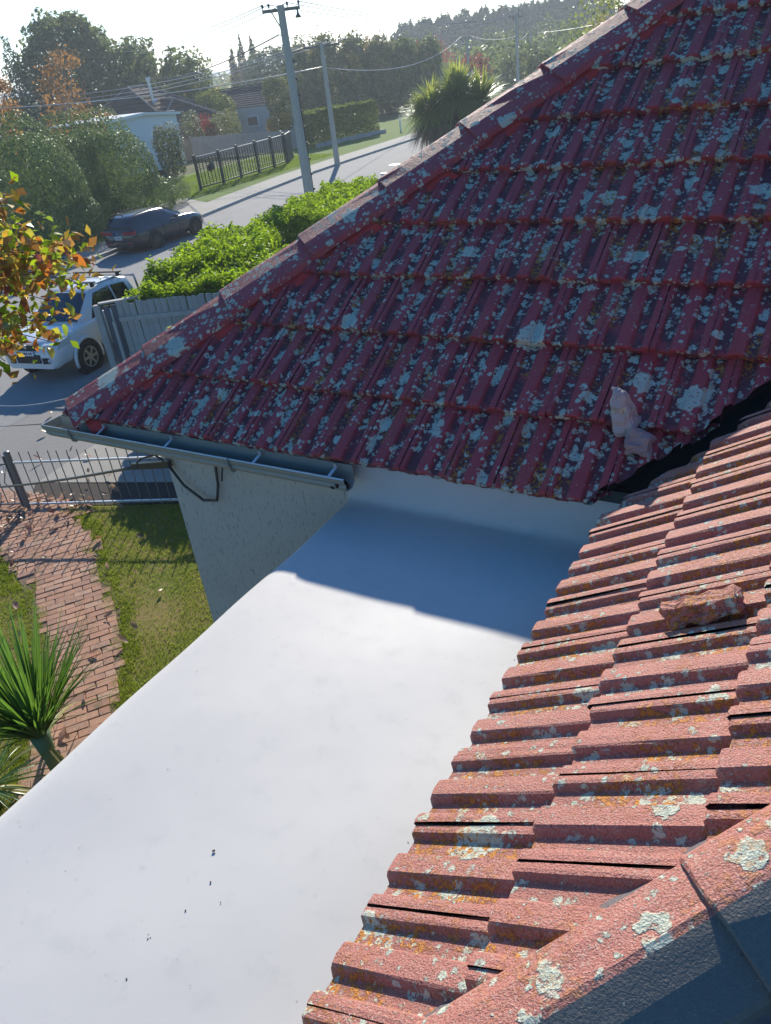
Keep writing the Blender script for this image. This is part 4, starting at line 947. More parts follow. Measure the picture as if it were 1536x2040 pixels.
# blue roofed house
h2 = empty('blue_roofed_house', (0, 0, 0), 0, 'house with a dark blue grey roof and pale wall beyond the grey fence', 'house')
e0, e1 = Vector((-60.4, 68.4, 2.75)), Vector((-53.4, 69.9, 2.75)); g0, g1 = Vector((-64.2, 71.6, 4.35)), Vector((-55.6, 73.5, 4.55))
course_roof('roof', (e0, e1), (g0, g1), 10, .08, M['bluetile'], h2)
course_roof('roof', (e1 + Vector((-1, 6, 0)), e0 + Vector((-3, 6.4, 0))), (g1, g0), 8, .08, M['bluetile'], h2)
m = MB(); m.beam(g0 + Vector((0, 0, .1)), g1 + Vector((0, 0, .1)), .25, .1); m.build('ridge', M['bluetile'], h2)
dv = (e1 - e0).normalized(); ang = math.atan2(dv.y, dv.x)
m = MB(); m.box((-57.2, 72.2, 1.35), (6.4, 6, 2.7), Matrix.Rotation(ang, 3, 'Z')); m.build('wall', M['cream'], h2)
for k in (1.3, 4.2):
    p = e0 + dv * k + Vector((.0, .0, -1.3)); nv = Vector((dv.y, -dv.x, 0))
    f = MB(); f.box(p + nv * -.02, (1.3, .10, 1.0), Matrix.Rotation(ang, 3, 'Z')); fo = f.build('window', M['whitepaint'], h2)
    f = MB(); f.box(p + nv * .035, (1.1, .02, .8), Matrix.Rotation(ang, 3, 'Z')); f.build('pane', M['glass'], fo)

# ------------------------------------------------------------------ fences over the road
M['greypaling'] = plain('pale_grey_paling', (.34, .32, .30), .9, .25, 2, .4, 20)
gfn = empty('paling_fence', (-50.1, 53.1, 0), 0, 'plain pale grey paling fence behind the black trellis fence', 'fence'); gfn.location = (0, 0, 0)
a = Vector((-50.1, 53.1, 0)); b = Vector((-40.6, 55.2, 0)); d = (b - a); nP = 60; m = MB(); r = random.Random(4)
for i in range(nP):
    p = a + d * ((i + .5) / nP); h = 1.68 - .28 * i / nP + r.uniform(-.03, .03); m.box((p.x, p.y, h / 2 + .02), (.148, .025, h), Matrix.Rotation(math.atan2(d.y, d.x), 3, 'Z'))
tag(m.build('palings', M['greypaling'], gfn), kind='stuff')
m = MB(); m.beam(a + Vector((0, .05, 1.3)), b + Vector((0, .05, 1.05)), .05, .09); m.beam(a + Vector((0, .05, .4)), b + Vector((0, .05, .35)), .05, .09); m.build('rail', M['timbergrey'], gfn)
m = MB(); m.beam(a + Vector((0, 0, .02)), a + Vector((-1.3, -4.2, .02)) + Vector((0, 0, 0)), .03, .02)
aa = a; bb = a + Vector((-3.0, -3.4, 0))
for i in range(24):
    p = aa.lerp(bb, (i + .5) / 24); m.box((p.x, p.y, .86), (.16, .025, 1.7), Matrix.Rotation(math.atan2(-3.4, -3.0), 3, 'Z'))
tag(m.build('palings', plain('tan_paling', (.30, .22, .15), .9, .2), gfn), kind='stuff')
bf = empty('trellis_fence', (0, 0, 0), 0, 'black timber fence with posts and mesh trellis panels on the verge', 'fence')
bp = [(-34.55, 36.6), (-34.45, 38.6), (-34.65, 40.55), (-34.75, 42.5), (-34.95, 44.4), (-35.3, 46.3)]
for i, (x, y) in enumerate(bp):
    m = MB(); m.box((x, y, 1.05), (.13, .13, 1.9)); m.box((x, y, 2.02), (.17, .17, .04)); m.build('post', M['blackpaint'], bf)
M['topgrey'] = plain('grey_rail', (.16, .16, .17), .5, .1)
for (x0, y0), (x1, y1) in zip(bp[:-1], bp[1:]):
    A = Vector((x0, y0, 0)); B = Vector((x1, y1, 0)); dd = (B - A).normalized()
    m = MB(); m.beam(A + Vector((0, 0, 1.90)) + dd * .07, B + Vector((0, 0, 1.90)) - dd * .07, .10, .06); m.build('top_rail', M['topgrey'], bf)
    m = MB(); m.beam(A + Vector((0, 0, .28)) + dd * .07, B + Vector((0, 0, .28)) - dd * .07, .05, .08); m.build('bottom_rail', M['blackpaint'], bf)
    m = MB()
    for k in range(1, 7): p = A.lerp(B, k / 7); m.beam(p + Vector((.0, 0, .33)), p + Vector((.0, 0, 1.86)), .035, .035)
    m.build('trellis_bars', M['blackpaint'], bf)
    m = MB()
    for k in range(1, 15): z = .33 + k * 1.53 / 15; m.beam(A + Vector((-.03, 0, z)) + dd * .07, B + Vector((-.03, 0, z)) - dd * .07, .012, .022)
    m.build('trellis_mesh', M['blackpaint'], bf)
# return panel at the corner, solid gate
m = MB(); m.box((-36.2, 48.0, .95), (.06, 2.6, 1.85), Matrix.Rotation(R_(28), 3, 'Z')); m.build('corner_board', M['blackpaint'], bf)
m = MB(); m.tube([(-34.45, 37.6, 1.2), (-34.3, 37.6, 1.25), (-34.2, 37.6, 1.1)], [.18, .3, .16], 8); m.build('hanging_pot', M['blackpaint'], bf)
# low wall under the clipped hedge and a marker post
lw = empty('low_wall', (0, 0, 0), 0, 'low pale concrete edging blocks under the clipped hedge', 'wall')
for i in range(9):
    a = Vector((-38.35, 54.4, .12)).lerp(Vector((-36.6, 62.2, .12)), i / 9); b = Vector((-38.35, 54.4, .12)).lerp(Vector((-36.6, 62.2, .12)), (i + .93) / 9)
    m = MB(); m.beam(a + Vector((0, 0, .14)), b + Vector((0, 0, .14 + .03 * (i % 2))), .25, .28); m.build('block', M['kerb'], lw)
m = MB(); m.tube([(-35.2, 62.3, .1), (-35.2, 62.3, 1.05)], .07, 8); m.lathe([(.09, 1.05), (.09, 1.12), (.04, 1.16)], (-35.2, 62.3, 0), 8); tag(m.build('marker_post', M['whitepaint']), 'short white marker post at the end of the low edging wall', 'post')
# white rail fence on the near verge
wf = empty('rail_fence', (0, 0, 0), 0, 'bit of white timber rail fence on the near verge behind the hip', 'fence')
for x, y in ((-19.3, 32.3), (-18.0, 35.2), (-16.7, 38.1)):
    m = MB(); m.box((x, y, .58), (.20, .20, 1.16)); m.box((x, y, 1.19), (.28, .28, .06)); m.build('post', M['whitepaint'], wf)
for z in (1.02, .55):
    m = MB(); m.beam((-19.3, 32.3, z), (-16.7, 38.1, z), .06, .16); m.build('rail', M['whitepaint'], wf)
# manhole on the road
m = MB(); m.lathe([(.36, .002), (.36, .010), (.30, .012)], (-25.5, 44.0, 0), 18); tag(m.build('manhole_cover', plain('manhole_iron', (.30, .29, .27), .5, .2)), 'round manhole cover out in the sunlit road', 'manhole')

# ------------------------------------------------------------------ hazy air
m = MB(); m.hexa([(-1250, -60, -1.2), (420, -60, -1.2), (420, 1120, -1.2), (-1250, 1120, -1.2), (-1250, -60, 40), (420, -60, 40), (420, 1120, 40), (-1250, 1120, 40)])
hm = bpy.data.materials.new('haze_air'); hm.use_nodes = True; ht = hm.node_tree; ht.nodes.remove(ht.nodes['Principled BSDF'])
pv = ht.nodes.new('ShaderNodeVolumePrincipled'); pv.inputs['Color'].default_value = (.80, .90, 1.0, 1); pv.inputs['Density'].default_value = HAZE; pv.inputs['Anisotropy'].default_value = .45
ht.links.new(pv.outputs[0], ht.nodes['Material Output'].inputs['Volume'])
tag(m.build('haze', hm), kind='stuff')

# ------------------------------------------------------------------ near paling fence
pf = empty('timber_fence', (0, 0, 0), 0, 'weathered grey timber paling fence in front of the lime hedge', 'fence')
fd = Vector((.883, .469, 0)).normalized(); fn = Vector((fd.y, -fd.x, 0)); f0 = Vector((-14.72, 12.0, 0)); fa = math.atan2(fd.y, fd.x)
r = random.Random(8); pal = []
for k in range(4):
    m = MB(); z0, z1 = .06, 1.58
    m.box((0, 0, (z0 + z1) / 2), (.138, .02, z1 - z0)); me = mesh_from('paling', m.v, m.f, M['timbergrey'])
    bm = bmesh.new(); bm.from_mesh(me); bmesh.ops.recalc_face_normals(bm, faces=bm.faces)
    for v in bm.verts: v.co += Vector((r.uniform(-.005, .005), r.uniform(-.004, .004), r.uniform(-.02, .02)))
    bm.to_mesh(me); bm.free(); pal.append(me)
for i in range(34):
    p = f0 + fd * (.08 + i * .150) + fn * r.uniform(-.004, .004)
    obj('paling', r.choice(pal), pf, Matrix.Translation(p + Vector((0, 0, r.uniform(-.02, .03)))) @ Matrix.Rotation(fa + r.uniform(-.02, .02), 4, 'Z') @ Matrix.Rotation(r.uniform(-.012, .012), 4, 'Y'))
for z in (1.22, .35):
    m = MB(); m.beam(f0 + fn * .042 + Vector((0, 0, z)), f0 + fd * 5.2 + fn * .042 + Vector((0, 0, z - .02)), .05, .10); m.build('rail', M['timbergrey'], pf)
m = MB(); m.box((-15.08, 11.74, .80), (.15, .13, 1.60), Matrix.Rotation(fa, 3, 'Z')); m.build('end_post', M['timbergrey'], pf)
m = MB(); m.box((-14.80, 11.86, .60), (.07, .05, 1.2), Matrix.Rotation(fa, 3, 'Z')); m.build('batten', M['timbergrey'], pf)
m = MB(); m.beam((-15.08, 11.80, 1.615), (-14.45, 12.55, 1.60), .15, .035); m.build('capping', M['timbergrey'], pf)
m = MB()
for k in range(5):
    p = Vector((-15.0, 11.92, 0)).lerp(Vector((-14.55, 12.45, 0)), k / 4); m.box((p.x, p.y, .78), (.135, .02, 1.50), Matrix.Rotation(R_(52), 3, 'Z'))
m.build('return_panel', plain('blue_grey_board', (.13, .15, .17), .8, .2), pf)

# ------------------------------------------------------------------ iron fence and gate
M['iron'] = plain('grey_iron', (.13, .13, .13), .45, .15, spec=.6)
irf = empty('iron_fence', (0, 0, 0), 0, 'low grey iron bar fence between the brick path and the concrete slab', 'fence')
ga = Vector((-11.28, 6.26, 0)); gd = Vector((.928, .372, 0)).normalized()
m = MB(); m.tube([ga, ga + Vector((0, 0, 1.03))], .052, 10); m.lathe([(.058, 1.03), (.05, 1.055), (.02, 1.07)], tuple(ga), 10); m.build('post', M['iron'], irf)
m = MB(); m.beam(ga + gd * .05 + Vector((0, 0, .86)), ga + gd * 7.2 + Vector((0, 0, .86)), .03, .03); m.build('top_rail', M['galv'], irf)
m = MB(); m.beam(ga + gd * .05 + Vector((0, 0, .09)), ga + gd * 7.2 + Vector((0, 0, .09)), .03, .03); m.build('bottom_rail', M['galv'], irf)
m = MB(); m.tube([(0, 0, .03), (0, 0, 1.05)], .009, 6); bar = mesh_from('bar', m.v, m.f, M['iron'])
for k in range(1, 43):
    p = ga + gd * (.05 + k * .167); obj('bar', bar, irf, Matrix.Translation(p) @ Matrix.Rotation(rb.uniform(-.012, .012), 4, 'X'))
ig = empty('iron_gate', (0, 0, 0), 0, 'iron garden gate with scrolled top left of the grey post', 'gate')
def scroll(c, r0, turns, ax, ay, flip=1):
    pts = []
    for i in range(int(20 * turns)):
        t_ = i / 20 * 2 * math.pi; rr = r0 * (1 - .75 * i / (20 * turns)); pts.append(Vector(c) + Vector(ax) * rr * math.cos(t_) * flip + Vector(ay) * rr * math.sin(t_))
    return pts
gl = -gd
m = MB(); m.beam(ga + gl * .09 + Vector((0, 0, .05)), ga + gl * .09 + Vector((0, 0, .98)), .03, .03); m.beam(ga + gl * .09 + Vector((0, 0, .84)), ga + gl * 1.05 + Vector((0, 0, .84)), .025, .025); m.beam(ga + gl * .09 + Vector((0, 0, .10)), ga + gl * 1.05 + Vector((0, 0, .10)), .025, .025); m.beam(ga + gl * 1.05 + Vector((0, 0, .05)), ga + gl * 1.05 + Vector((0, 0, .98)), .03, .03)
m.build('gate_frame', M['iron'], ig)
for k in (0, 1, 2):
    for z, fl in ((.97, 1), (.74, -1)):
        m = MB(); m.tube(scroll(ga + gl * (.20 + k * .26) + Vector((0, 0, z)), .085, 1.8, gd, (0, 0, 1), fl), .010, 5); m.build('scroll', M['galv'], ig)
    m = MB(); q = ga + gl * (.22 + k * .26)
    m.tube([q + Vector((0, 0, .10)), q + gd * .08 + Vector((0, 0, .3)), q - gd * .03 + Vector((0, 0, .5)), q + gd * .05 + Vector((0, 0, .68))], .010, 5); m.build('scroll', M['iron'], ig)
    m = MB(); m.tube([q - gd * .12 + Vector((0, 0, .10)), q - gd * .12 + Vector((0, 0, .84))], .009, 5); m.build('bar', M['iron'], ig)

# ------------------------------------------------------------------ power poles and lines
t = NT('pole_concrete'); p = t.objc()
c = t.mix(t.noise(p, 1.3, 4), (.50, .46, .385), (.43, .395, .33)); c = t.mix(t.step(t.noise(p, 25, 3), .5, .7, 0, .4), c, (.15, .14, .13))
M['polec'] = t.fin(c, .9, t.bump(t.noise(p, 40, 3), .4, .01), 0, .2)
M['cross'] = plain('crossarm_timber', (.20, .18, .155), .9, .2); M['insul'] = plain('dark_insulator', (.04, .035, .035), .3, .1, spec=.7)
def pole(x, y, h, r, arm, armdir, label, z_arm=None, steps=False, arm2=None, brace=True, seed=0):
    t = empty('power_pole', (x, y, 0), 0, label, 'power pole', 'power poles along the road'); t.rotation_euler = (0, 0, 0)
    m = MB(); a = R_(20); R3 = Matrix.Rotation(a, 3, 'Z'); k = 8
    m.tube([(0, 0, 0), (0, 0, h * .5), (0, 0, h)], [r, r * .80, r * .62], 8); m.build('shaft', M['polec'], t)
    za = z_arm or h - .25; ad = Vector((armdir[0], armdir[1], 0)).normalized(); nd = Vector((-ad.y, ad.x, 0))
    pts = []
    if arm:
        A = ad * arm * .5
        m = MB(); m.beam(-A + nd * r * .9 + Vector((0, 0, za)), A + nd * r * .9 + Vector((0, 0, za)), .10, .12); m.build('crossarm', M['cross'], t)
        if brace:
            m = MB(); m.beam(-A * .55 + nd * (r * .9) + Vector((0, 0, za)), nd * (r * .8) + Vector((0, 0, za - .85)), .03, .05); m.build('brace', M['cross'], t)
        for q in (-.95, -.62, .35, .95):
            b = A * q + nd * r * .9; m = MB(); m.lathe([(.02, za + .06), (.02, za + .12), (.06, za + .13), (.04, za + .17), (.065, za + .19), (.03, za + .26)], tuple(b), 8); m.build('insulator', M['insul'], t); pts.append(Vector((x, y, 0)) + b + Vector((0, 0, za + .22)))
    if steps:
        for i in range(9):
            z = 1.0 + i * .62; rr = r * (1 - .38 * z / h); m = MB(); s_ = 1 if i % 2 else .6; m.box((ad.x * (rr + .03), ad.y * (rr + .03), z), (.07, .07, .10)); m.build('step_bolt', M['insul'], t)
        m = MB(); m.tube([ad * (r * .93) + Vector((0, 0, .1)), ad * (r * .82) + Vector((0, 0, h * .62))], .022, 5); m.build('cable_guard', M['insul'], t)
        m = MB(); b = ad * arm * .42; m.lathe([(.10, za - .34), (.13, za - .30), (.06, za - .22), (.03, za - .06)], tuple(b + nd * r * .9), 8); m.build('fuse', M['insul'], t)
    return pts
sd_ = (.815, .58)   # cross-road direction seen square on
P1 = pole(-22.0, 30.1, 7.95, .235, 1.55, sd_, 'nearest and biggest concrete power pole, with crossarm, beside the lime hedge', 7.80, True)
P2 = pole(-30.25, 44.9, 6.8, .185, 2.2, (.84, .54), 'concrete power pole with one crossarm at the kerb by the clipped hedge', 6.62, False)
P3 = pole(-33.2, 83.6, 7.65, .20, 1.3, (.84, .54), 'pale concrete power pole rising beside the hip, right of the strappy tree', 7.42, False)
P4 = pole(-46.1, 99.9, 6.5, .22, 2.2, (.84, .54), 'distant power pole with a sloping crossarm just above the strappy tree', 6.3, False)
P5 = pole(-42.6, 112.2, 5.8, .16, 1.6, (.84, .54), 'thin distant power pole right of the pale concrete pole', 5.7, False)
M['wire'] = plain('wire', (.10, .105, .11), .5, .05, bump=0); M['wirepale'] = plain('pale_wire', (.45, .46, .47), .4, .05, bump=0)
def wire(a, b, sag, rad, label, mat='wire', name='power_line', group=None, cat='power line', n=14):
    a = Vector(a); b = Vector(b); pts = []
    for i in range(n + 1):
        f = i / n; p = a.lerp(b, f); p.z -= sag * 4 * f * (1 - f); pts.append(p)
    m = MB(); m.tube(pts, rad, 5); return tag(m.build(name, M[mat], smooth=True), label, cat, group)
WA = [(-80.7, 74.7, 10.9), (-80.7, 74.8, 10.1), (-84, 79.5, 9.9)]
for i, (q, e) in enumerate(zip((P1[0], P1[1], P1[2]), WA)):
    wire(q, e, .9, .016, ['upper thin line from the big pole towards the evergreen tree', 'middle thin line from the big pole towards the evergreen tree', 'lower thin line from the big pole towards the evergreen tree'][i], group='lines off the big pole crossarm')
for i, (q, s) in enumerate(((P1[1], P3[0]), (P1[2], P3[1]), (P1[3], P3[3]))):
    wire(q, s, .7, .016, ['leftmost line from the big pole over to the pale pole', 'middle line from the big pole over to the pale pole', 'rightmost line from the big pole over to the pale pole'][i], group='lines from the big pole to the pale pole')
wire((-22.2, 29.95, 6.95), (-71.3, 69.9, 6.75), .75, .028, 'thick dark cable sloping from the big pole to the evergreen tree')
wire((-22.2, 30.0, 6.95), (-28.9, 45.6, 6.85), .25, .018, 'short line from the big pole to the second pole crossarm')
wire((-30.3, 44.8, 5.55), (-48.6, 35.2, 5.62), .35, .026, 'long pale cable crossing over the houses to the left edge', 'wirepale')
wire((-31.2, 44.2, 6.75), (-66, 53.5, 5.95), .5, .020, 'upper grey line from the second pole to the left trees', 'wirepale')
wire((-30.7, 44.6, 6.75), (-66, 53.7, 5.55), .55, .020, 'lower grey line from the second pole to the left trees', 'wirepale')
wire((-29.9, 45.1, 6.75), (-66, 54.0, 5.25), .6, .020, 'lowest grey line from the second pole to the left trees', 'wirepale')
wire((-30.25, 44.9, 5.5), P4[1], 1.3, .022, 'pale sagging line from the second pole over the strappy tree', 'wirepale')
wire(P2[3], P3[1], .5, .018, 'dark line from the second pole crossarm to the pale pole')
wire(P4[2], P3[2] + Vector((0, 0, -1.8)), .4, .018, 'line between the far pole and the pale pole', 'wirepale')
wire(P3[0] + Vector((0, 0, -1.9)), P5[1], .4, .018, 'line from the pale pole to the thin far pole', 'wirepale')
wire(P5[3], (-25, 100, 6.6), .4, .020, 'line from the thin far pole down behind the hip', 'wirepale')
# service cables to the near house
wire((-8.6, 4.3, 1.93), (-4.55, 3.47, 3.30), .03, .013, 'black service cable running to the clamp at the house corner', 'insul', 'service_cable', cat='cable')
cl = empty('cable_clamp', (0, 0, 0), 0, 'black cable clamp with a drooping tail under the gutter', 'clamp')
m = MB(); m.beam((-4.62, 3.485, 3.285), (-4.22, 3.50, 3.36), .04, .05); m.build('clamp_body', M['insul'], cl)
m = MB(); m.tube([(-4.28, 3.50, 3.38), (-4.34, 3.49, 3.42), (-4.5, 3.48, 3.37), (-4.55, 3.47, 3.33)], .008, 5); m.build('wire_loop', M['insul'], cl)
m = MB(); m.tube([(-4.24, 3.50, 3.35), (-4.12, 3.49, 3.20), (-3.95, 3.49, 3.10), (-3.82, 3.50, 3.12), (-3.78, 3.51, 3.25), (-3.78, 3.53, 3.40), (-3.78, 3.55, 3.5)], .012, 6); m.build('cable_tail', M['insul'], cl, smooth=True)
m = MB(); m.tube([(-3.72, 3.50, 3.30), (-3.70, 3.52, 3.42), (-3.69, 3.54, 3.5)], .007, 5); m.build('wire_loop', M['insul'], cl)
wire((-14.04, 7.68, 1.0), (-6.0, 4.30, 3.42), .10, .006, 'upper thin service wire over the driveway to the roof corner', 'wirepale', 'service_wire', 'service wires at the roof corner', 'cable')
wire((-12.35, 6.6, 1.21), (-5.5, 3.50, 3.53), .01, .005, 'lower thin service wire over the driveway to the gutter corner', 'wire', 'service_wire', 'service wires at the roof corner', 'cable')

# ------------------------------------------------------------------ cars
def paint(name, col, rough=.25, metal=0.0):
    t = NT(name); p = t.objc(); c = t.mix(t.noise(p, 2, 3), col, tuple(x * .92 for x in col))
    return t.fin(c, rough, None, metal, .5, **{'Coat Weight': .6, 'Coat Roughness': .06})
M['navy'] = paint('dark_navy_paint', (.012, .016, .028)); M['white'] = paint('silver_white_paint', (.66, .66, .64), .3)
M['tyre'] = plain('tyre_rubber', (.018, .018, .019), .85, .2); M['alloy'] = plain('alloy_rim', (.42, .42, .41), .35, .05, metal=.7); M['darkrim'] = plain('dark_rim', (.05, .05, .055), .4, .05, metal=.5)
M['carglass'] = plain('car_glass', (.012, .016, .022), .05, .02, bump=0, spec=.8); M['redlight'] = plain('red_lamp', (.36, .012, .03), .15, .05, bump=0, spec=.7); M['headlight'] = plain('headlamp', (.50, .52, .52), .1, .05, bump=0, spec=.9)
M['trim'] = plain('black_plastic', (.02, .02, .021), .6, .1); M['plate'] = plain('number_plate', (.70, .70, .70), .4, .02, bump=0)
def loft(secs, close=True):
    """secs: list of (y, [(x,z)...] half outline from bottom centre to top centre)"""
    m = MB(); n = len(secs[0][1]); ring = 2 * n
    for y, pr in secs:
        m.v += [(x, y, z) for x, z in pr] + [(-x, y, z) for x, z in pr[::-1]]
    for i in range(len(secs) - 1):
        for j in range(ring): m.f.append((i * ring + j, i * ring + (j + 1) % ring, (i + 1) * ring + (j + 1) % ring, (i + 1) * ring + j))
    if close: m.f.append(tuple(range(ring))[::-1]); m.f.append(tuple((len(secs) - 1) * ring + j for j in range(ring)))
    return m
def smooth_obj(o, ang=35):
    me = o.data; me.polygons.foreach_set('use_smooth', [True] * len(me.polygons))
    try: me.set_sharp_from_angle(angle=R_(ang))
    except Exception: pass
    return o
def interp(tab, y, k):
    for a, b in zip(tab[:-1], tab[1:]):
        if a[0] <= y <= b[0]: f = (y - a[0]) / (b[0] - a[0] + 1e-9); return a[k] * (1 - f) + b[k] * f
    return tab[-1][k] if y > tab[-1][0] else tab[0][k]
def car(name, label, loc, heading, body, green, panes, wheels, wr, col, rim, spokes, sides=True):
    t = empty(name, loc, 0, label, 'car'); t.rotation_euler = (0, 0, heading)
    secs = []
    for y, w, zb, zt in body:
        zm = zb + (zt - zb) * .5
        secs.append((y, [(0, zb), (w * .86, zb), (w * .95, zb + .06), (w, zm - .05), (w * .995, zm + .08), (w * .955, zt - .07), (w * .90, zt - .015), (w * .7, zt + .008), (0, zt + .028)]))
    smooth_obj(loft(secs).build('body', M[col], t), 50)
    secs = []
    for y, wb, zb, wt, zt in green:
        secs.append((y, [(0, zb - .06), (wb, zb - .06), (wb * .5 + wt * .5, (zb - .06 + zt - .05) / 2), (wt, zt - .05), (wt - .06, zt - .008), (wt * .6, zt + .012), (0, zt + .022)]))
    smooth_obj(loft(secs).build('cabin', M[col], t), 40)
    def gp_(y, f, s):
        wb, zb, wt, zt = (interp(green, y, k) for k in (1, 2, 3, 4)); zt -= .05
        f2 = f; x = (wb * (1 - f) + wt * f) + .016
        return Vector((s * x, y, zb - .06 + (zt - zb + .06) * f))
    for kind, pts in panes:
        if kind == 'side':
            for s in (-1, 1):
                P = [gp_(y, f, s) for y, f in pts]; inn = [p - Vector((s * .03, 0, 0)) for p in P]; n = len(P); m = MB()
                m.add(P + inn, [tuple(range(n)), tuple(range(2 * n - 1, n - 1, -1))] + [(i, (i + 1) % n, n + (i + 1) % n, n + i) for i in range(n)])
                m.build('side_window', M['carglass'], t)
        else:   # end glass: (y_low, z_low, w_low, y_high, z_high, w_high, outward y)
            yl, zl, wl, yh, zh, wh, oy = pts; m = MB(); o_ = Vector((0, oy, .012))
            o2 = Vector((0, oy * 1.6, .026)); P = []
            for q in (-1, -.6, 0, .6, 1):
                k_ = o_ + o2 * (1 - q * q); P += [Vector((wl * q, yl, zl)) + k_, Vector((wh * q, yh, zh)) + k_]
            inn = [p - o_ * 2.5 for p in P]; n = len(P)
            m.add(P + inn, [(2 * i, 2 * i + 2, 2 * i + 3, 2 * i + 1) for i in range(4)] + [(n + 2 * i + 1, n + 2 * i + 3, n + 2 * i + 2, n + 2 * i) for i in range(4)] + [(2 * i, n + 2 * i, n + 2 * i + 2, 2 * i + 2) for i in range(4)] + [(2 * i + 3, n + 2 * i + 3, n + 2 * i + 1, 2 * i + 1) for i in range(4)] + [(1, n + 1, n, 0), (n - 2, 2 * n - 2, 2 * n - 1, n - 1)]); m.build(kind, M['carglass'], t)
    for y in wheels:
        for s in (-1, 1):
            w = max(interp(body, y, 1) - .11, .5)
            m = MB(); m.lathe([(wr + .075, 0), (wr + .075, .135), (wr + .01, .139)], (0, 0, 0), 20, 'x'); 
            Mx = Matrix.Translation((s * w, y, wr)) @ (Matrix.Identity(4) if s > 0 else Matrix.Rotation(math.pi, 4, 'Z'))
            ar = m.build('wheel_arch', M['trim'], t, Mx)
            wh_ = bpy.data.objects.new('wheel', None); link(wh_, t); wh_.matrix_basis = Mx
            m = MB(); m.lathe([(wr * .6, -.09), (wr - .02, -.09), (wr, -.06), (wr, .125), (wr - .025, .155), (wr * .70, .160), (wr * .66, .135)], (0, 0, 0), 24, 'x'); m.build('tyre', M['tyre'], wh_, smooth=False)
            m = MB(); m.lathe([(wr * .69, .12), (wr * .69, .150), (wr * .60, .150), (wr * .58, .125)], (0, 0, 0), 24, 'x')
            for k in range(spokes):
                a = 2 * math.pi * k / spokes; m.beam((.145, 0, 0), (.145, math.cos(a) * wr * .62, math.sin(a) * wr * .62), wr * .17, .02, (1, 0, 0))
            m.lathe([(wr * .17, .13), (wr * .17, .158), (wr * .1, .164)], (0, 0, 0), 12, 'x'); m.build('rim', M[rim], wh_)
    return t
bm_body = [(0, .78, .40, .93), (.05, .85, .28, .98), (.30, .89, .24, .985), (.8, .905, .20, .975), (1.6, .905, .19, .965), (2.6, .905, .19, .955), (3.2, .90, .19, .945), (3.8, .885, .20, .89), (4.25, .84, .22, .80), (4.48, .74, .25, .70), (4.58, .56, .30, .58)]
bm_green = [(.04, .78, .985, .70, 1.03), (.34, .82, .985, .62, 1.36), (.7, .84, .98, .60, 1.43), (1.5, .85, .975, .60, 1.45), (2.2, .85, .965, .585, 1.41), (2.55, .845, .96, .60, 1.28), (3.25, .82, .945, .72, .99)]
bm = car('dark_car', 'dark navy station wagon parked at the far kerb under the rounded shrubs', (-26.0, 22.25, 0), R_(3.2), bm_body, bm_green,
    [('side', [(.55, .30), (1.0, .28), (1.0, .86), (.62, .84)]), ('side', [(1.06, .28), (1.72, .26), (1.72, .86), (1.06, .86)]), ('side', [(1.78, .26), (2.62, .24), (2.40, .80), (2.2, .86), (1.78, .86)]),
     ('rear_window', (.10, 1.06, .66, .34, 1.33, .56, -.012)), ('windscreen', (3.16, 1.02, .68, 2.36, 1.37, .54, .012))], (1.15, 3.72), .335, 'navy', 'darkrim', 10)
m = MB(); m.box((.52, .010, .84), (.44, .07, .13)); m.box((.815, .075, .85), (.10, .20, .13)); m.build('tail_lamp', M['redlight'], bm)
m = MB(); m.box((-.52, .010, .84), (.44, .07, .13)); m.box((-.815, .075, .85), (.10, .20, .13)); m.build('tail_lamp', M['redlight'], bm)
m = MB(); m.box((0, -.008, .66), (.38, .02, .13)); m.build('number_plate', M['plate'], bm)
m = MB()
for k in range(6): m.box((-.125 + k * .05 + (.012 if k > 1 else 0), -.019, .66), (.03, .006, .07))
m.build('plate_marks', M['navy'], bm)
m = MB(); m.lathe([(.035, .012), (.035, -.012), (.02, -.018)], (0, .0, .86), 12, 'y'); m.build('badge', M['alloy'], bm)
m = MB(); m.box((.60, -.002, .46), (.22, .05, .05)); m.box((-.60, -.002, .46), (.22, .05, .05)); m.build('reflector', M['redlight'], bm)
m = MB(); m.box((0, .03, .36), (1.30, .05, .14)); m.build('bumper_insert', M['trim'], bm)
for s in (-1, 1):
    m = MB(); m.tube([(s * .62, .5, 1.43), (s * .60, .8, 1.475), (s * .60, 1.9, 1.475), (s * .60, 2.2, 1.43)], .018, 6); m.build('roof_rail', M['trim'], bm)
    m = MB(); m.box((s * .97, 2.55, 1.0), (.20, .12, .12)); o = m.build('mirror', M['navy'], bm); bevel_mesh(o.data, .025)
    m = MB(); m.box((s * .917, 1.45, .80), (.02, .18, .03)); m.box((s * .917, 2.35, .80), (.02, .18, .03)); m.build('door_handle', M['trim'], bm)
m = MB(); m.tube([(0, .55, 1.44), (0, .46, 1.52), (0, .36, 1.5)], [.035, .02, .008], 6); m.build('aerial', M['alloy'], bm)
m = MB()
for y in (1.03, 1.75, 2.72):
    for s in (-1, 1): m.box((s * .9065, y, .62), (.008, .012, .66))
m.build('door_seam', M['trim'], bm)

